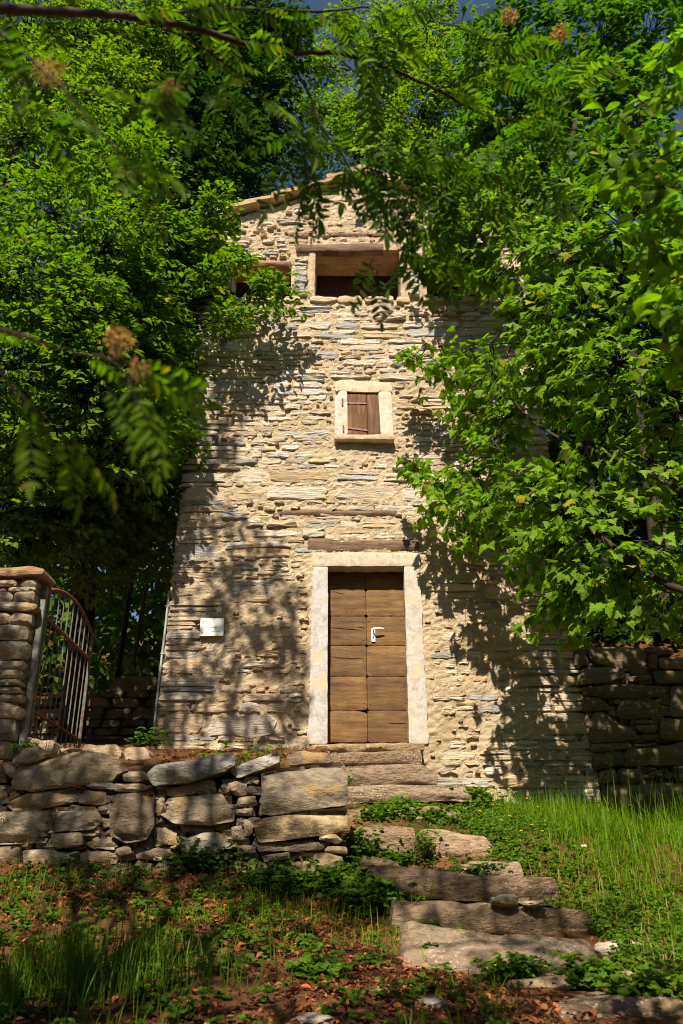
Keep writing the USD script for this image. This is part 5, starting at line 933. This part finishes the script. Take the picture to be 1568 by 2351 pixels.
# low herbs
def herb(x, y, h, size, base, r, nl=5, dz=None):
    n = len(x); P = on(x, y) if dz is None else np.c_[x, y, dz]; P = np.repeat(P, nl, 0); N = n * nl; hh = np.repeat(h, nl) * r.uniform(.35, 1.05, N)
    tip = P + np.c_[r.normal(0, .45, (N, 2)) * hh[:, None], hh]; st_ = thin(P, tip, .0012, .0008, r, k=3)
    L = []
    for a in (-1, 0, 1):
        az = np.repeat(r.uniform(0, 6.28, n * nl)[:, None], 1, 1)[:, 0] + a * 1.1; L.append(leaves(RD, tip, np.c_[np.cos(az), np.sin(az), 0 * az - .15], np.array([0, -.25, 1.]) + r.normal(0, .25, (N, 3)), size * r.uniform(.6, 1.2, N), tints(r, N, base, .25, .3)))
    return L, st_
gc = MB()
N = 2300; y = gr_.uniform(4.3, 9.8, N); x = ex(y) - .1 + np.abs(gr_.normal(0, .5, N)); L, s_ = herb(x, y, gr_.uniform(.03, .12, N), .022, (.075, .165, .010), gr_, 3); [gc.add(*m) for m in L]; gc.add(*s_, (.08, .14, .02))
N = 1500; x, y = gr_.uniform(-4.2, .7, N), gr_.uniform(3.4, 6.9, N); k = meshkit.fbm(np.c_[x * 1.2, y * 1.2, 0 * x], 3, 44) > gr_.uniform(.38, .58, N); x, y = x[k], y[k]; L, s_ = herb(x, y, gr_.uniform(.03, .09, len(x)), .028, (.055, .13, .010), gr_, 4); [gc.add(*m) for m in L]; gc.add(*s_, (.08, .14, .02))
N = 700; x, y = gr_.uniform(.1, 1.35, N), gr_.uniform(6.5, 8.5, N); L, s_ = herb(x, y, gr_.uniform(.02, .07, N), .018, (.07, .15, .01), gr_, 3); [gc.add(*m) for m in L]; gc.add(*s_, (.08, .14, .02))
gc.build('ground_cover', M['leaf'], kind='stuff', label='small leafy herbs creeping along the steps and over the ground', cat='ground cover')
WD = [((900, 1990), .10, 60, .10, .026, (.06, .14, .01), 'low weeds between the pale boulder step and the beam step'), ((1000, 1885), .16, 70, .10, .024, (.075, .16, .01), 'weeds on the earth above the brown step block'), ((1180, 2130), .10, 40, .08, .024, (.06, .14, .01), 'weeds right end of the gap between smooth slab and worn slab'), ((870, 1880), .12, 50, .12, .026, (.07, .15, .01), 'weeds above the left brown step block beside the wall end'), ((520, 1985), .30, 130, .2, .030, (.085, .19, .010), 'bright green weed clump growing against the middle of the terrace wall'), ((450, 2000), .16, 50, .18, .03, (.07, .16, .010), 'smaller weed clump left of the bright clump at the terrace wall'), ((640, 2050), .24, 80, .16, .03, (.065, .15, .010), 'weed clump spreading on the litter below the terrace wall'),
      ((770, 2060), .2, 80, .22, .034, (.06, .14, .010), 'weeds around the fallen stone at the right end of the terrace wall'), ((850, 2100), .16, 80, .22, .038, (.08, .18, .010), 'glossy broad leaved weeds left of the smooth step slab'), ((830, 1985), .10, 50, .25, .034, (.05, .12, .008), 'dark weeds in the corner between terrace wall and brown step block'),
      ((1350, 2262), .12, 36, .10, .034, (.075, .17, .010), 'round leaved plants covering the small buried step stones'), ((1180, 2255), .12, 40, .12, .03, (.065, .15, .010), 'weed tuft between the large worn slab and the buried stones'), ((930, 1868), .16, 60, .12, .030, (.09, .19, .012), 'light green weeds in front of the lichen dotted slab'),
      ((1100, 1862), .14, 60, .20, .032, (.075, .16, .010), 'leafy weeds at the right end of the lichen dotted slab'), ((1020, 1878), .12, 40, .12, .026, (.08, .17, .012), 'weeds above the pale boulder step'), ((730, 2235), .08, 14, .06, .05, (.07, .16, .012), 'small broad leaved rosette on the bare earth in the foreground'), ((1500, 2300), .14, 40, .12, .034, (.075, .16, .01), 'weeds behind the lowest step stone at the right edge')]
for k, ((a, b), sp, n_, hgt, sz, base, lab) in enumerate(WD):
    c = G(a, b, 3.2, 9.6); r = np.random.default_rng(600 + k); x, y = c[0] + r.normal(0, sp * .6, n_), c[1] + r.normal(0, sp * .35, n_); L, s_ = herb(x, y, r.uniform(.5, 1.1, n_) * hgt, sz, base, r, 5)
    t = thing('weed_clump', lab, 'weeds'); q = MB(); [q.add(*m) for m in L]; q.build('leaves', M['leaf'], t, kind='stuff'); obj('stems', s_, M['leaf'], t, tint=(.08, .14, .02), kind='stuff')
for k, (a, b, Y, n_, sp, hgt, sz, base, lab) in enumerate(((970, 1945, 7.12, 30, .04, .2, .02, (.07, .16, .01), 'trailing weeds growing in the gap between the brown block and the pale boulder'), (1000, 2003, 6.62, 160, .12, .07, .02, (.022, .05, .006), 'dark cushion of low plants on the flat pale stone'), (1115, 2010, 6.55, 26, .05, .16, .03, (.04, .09, .01), 'fern like sprig on the flat pale stone'),
      (800, 1800, 8.8, 14, .03, .16, .02, (.09, .2, .012), 'small sprig beside the pitted step at the terrace wall end'), (345, 1712, 9.6, 16, .08, .2, .05, (.07, .16, .012), 'sprig of broad leaves at the foot of the downpipe'), (60, 1720, 8.0, 30, .06, .12, .02, (.07, .15, .01), 'grassy weeds at the foot of the gate post'))):
    c = W(a, b, Y); r = np.random.default_rng(650 + k); x, y = c[0] + r.normal(0, sp, n_), c[1] + r.normal(0, .04, n_); L, s_ = herb(x, y, r.uniform(.5, 1.1, n_) * hgt, sz, base, r, 4, dz=np.full(n_, c[2] - .05))
    t = thing('weed_clump', lab, 'weeds'); q = MB(); [q.add(*m) for m in L]; q.build('leaves', M['leaf'], t, kind='stuff'); obj('stems', s_, M['leaf'], t, tint=(.08, .14, .02), kind='stuff')
# flowers
for k, (a, b) in enumerate(((1185, 1868), (1210, 1880), (1168, 1905), (1235, 1890), (1255, 1862), (1150, 1925), (1220, 1925), (1130, 1890), (1275, 1900), (1100, 1905), (1195, 1945), (1245, 1955))):
    c = G(a, b, 6, 9.8); r = np.random.default_rng(700 + k); t = thing('buttercup', 'tiny yellow flower in the grass right of the upper steps', 'flower', group='yellow flowers in the grass')
    h_ = r.uniform(.10, .18); obj('stem', tube([c, c + [.01, 0, h_ * .6], c + [.015, 0, h_]], .0012, 4), M['grass'], t, tint=(.08, .14, .02)); n_ = 5; az = np.arange(5) * 1.257
    m = leaves(RD, np.repeat((c + [.015, 0, h_])[None], 5, 0), np.c_[np.cos(az), np.sin(az), 0 * az + .4], np.array([0, -.6, .8]) + 0 * np.c_[az, az, az], np.full(5, .012), np.tile((.75, .52, .03), (5, 1))); obj('petals', m[:2], M['flower'], t, tint=m[2])
c = G(1345, 2012, 5, 9); t = thing('white_flower', 'single small white flower in the grass right of the beam step', 'flower'); az = np.arange(6) * 1.047
obj('stem', tube([c, c + [0, 0, .1], c + [.01, 0, .2]], .0014, 4), M['grass'], t, tint=(.08, .14, .02)); m = leaves(RD, np.repeat((c + [.01, 0, .2])[None], 6, 0), np.c_[np.cos(az), np.sin(az), 0 * az + .3], np.array([0, -.7, .7]) + 0 * np.c_[az, az, az], np.full(6, .02), np.tile((.8, .8, .72), (6, 1))); obj('petals', m[:2], M['flower'], t, tint=m[2])
c = W(6, 1880, 6.2); b_ = np.array([c[0] - .03, 6.2, float(ground(c[0], 6.2))]); t = thing('dandelion_clock', 'dandelion seed head on a tall stem at the left edge before the wall', 'flower'); obj('stem', tube(spline([b_, (b_ + c) / 2 + [-.02, 0, 0], c], 10), .002, 5), M['grass'], t, tint=(.12, .17, .04))
q = unit(gr_.normal(size=(140, 3))) * .022 + c; m = leaves(RD, q, gr_.normal(size=(140, 3)), q - c, np.full(140, .006), np.tile((.5, .46, .38), (140, 1))); fm = MB().add(*m); fm.add(*thin(np.repeat(c[None], 140, 0), q, .0004, .0003, gr_), (.4, .36, .28)); fm.build('seed_ball', M['flower'], t)
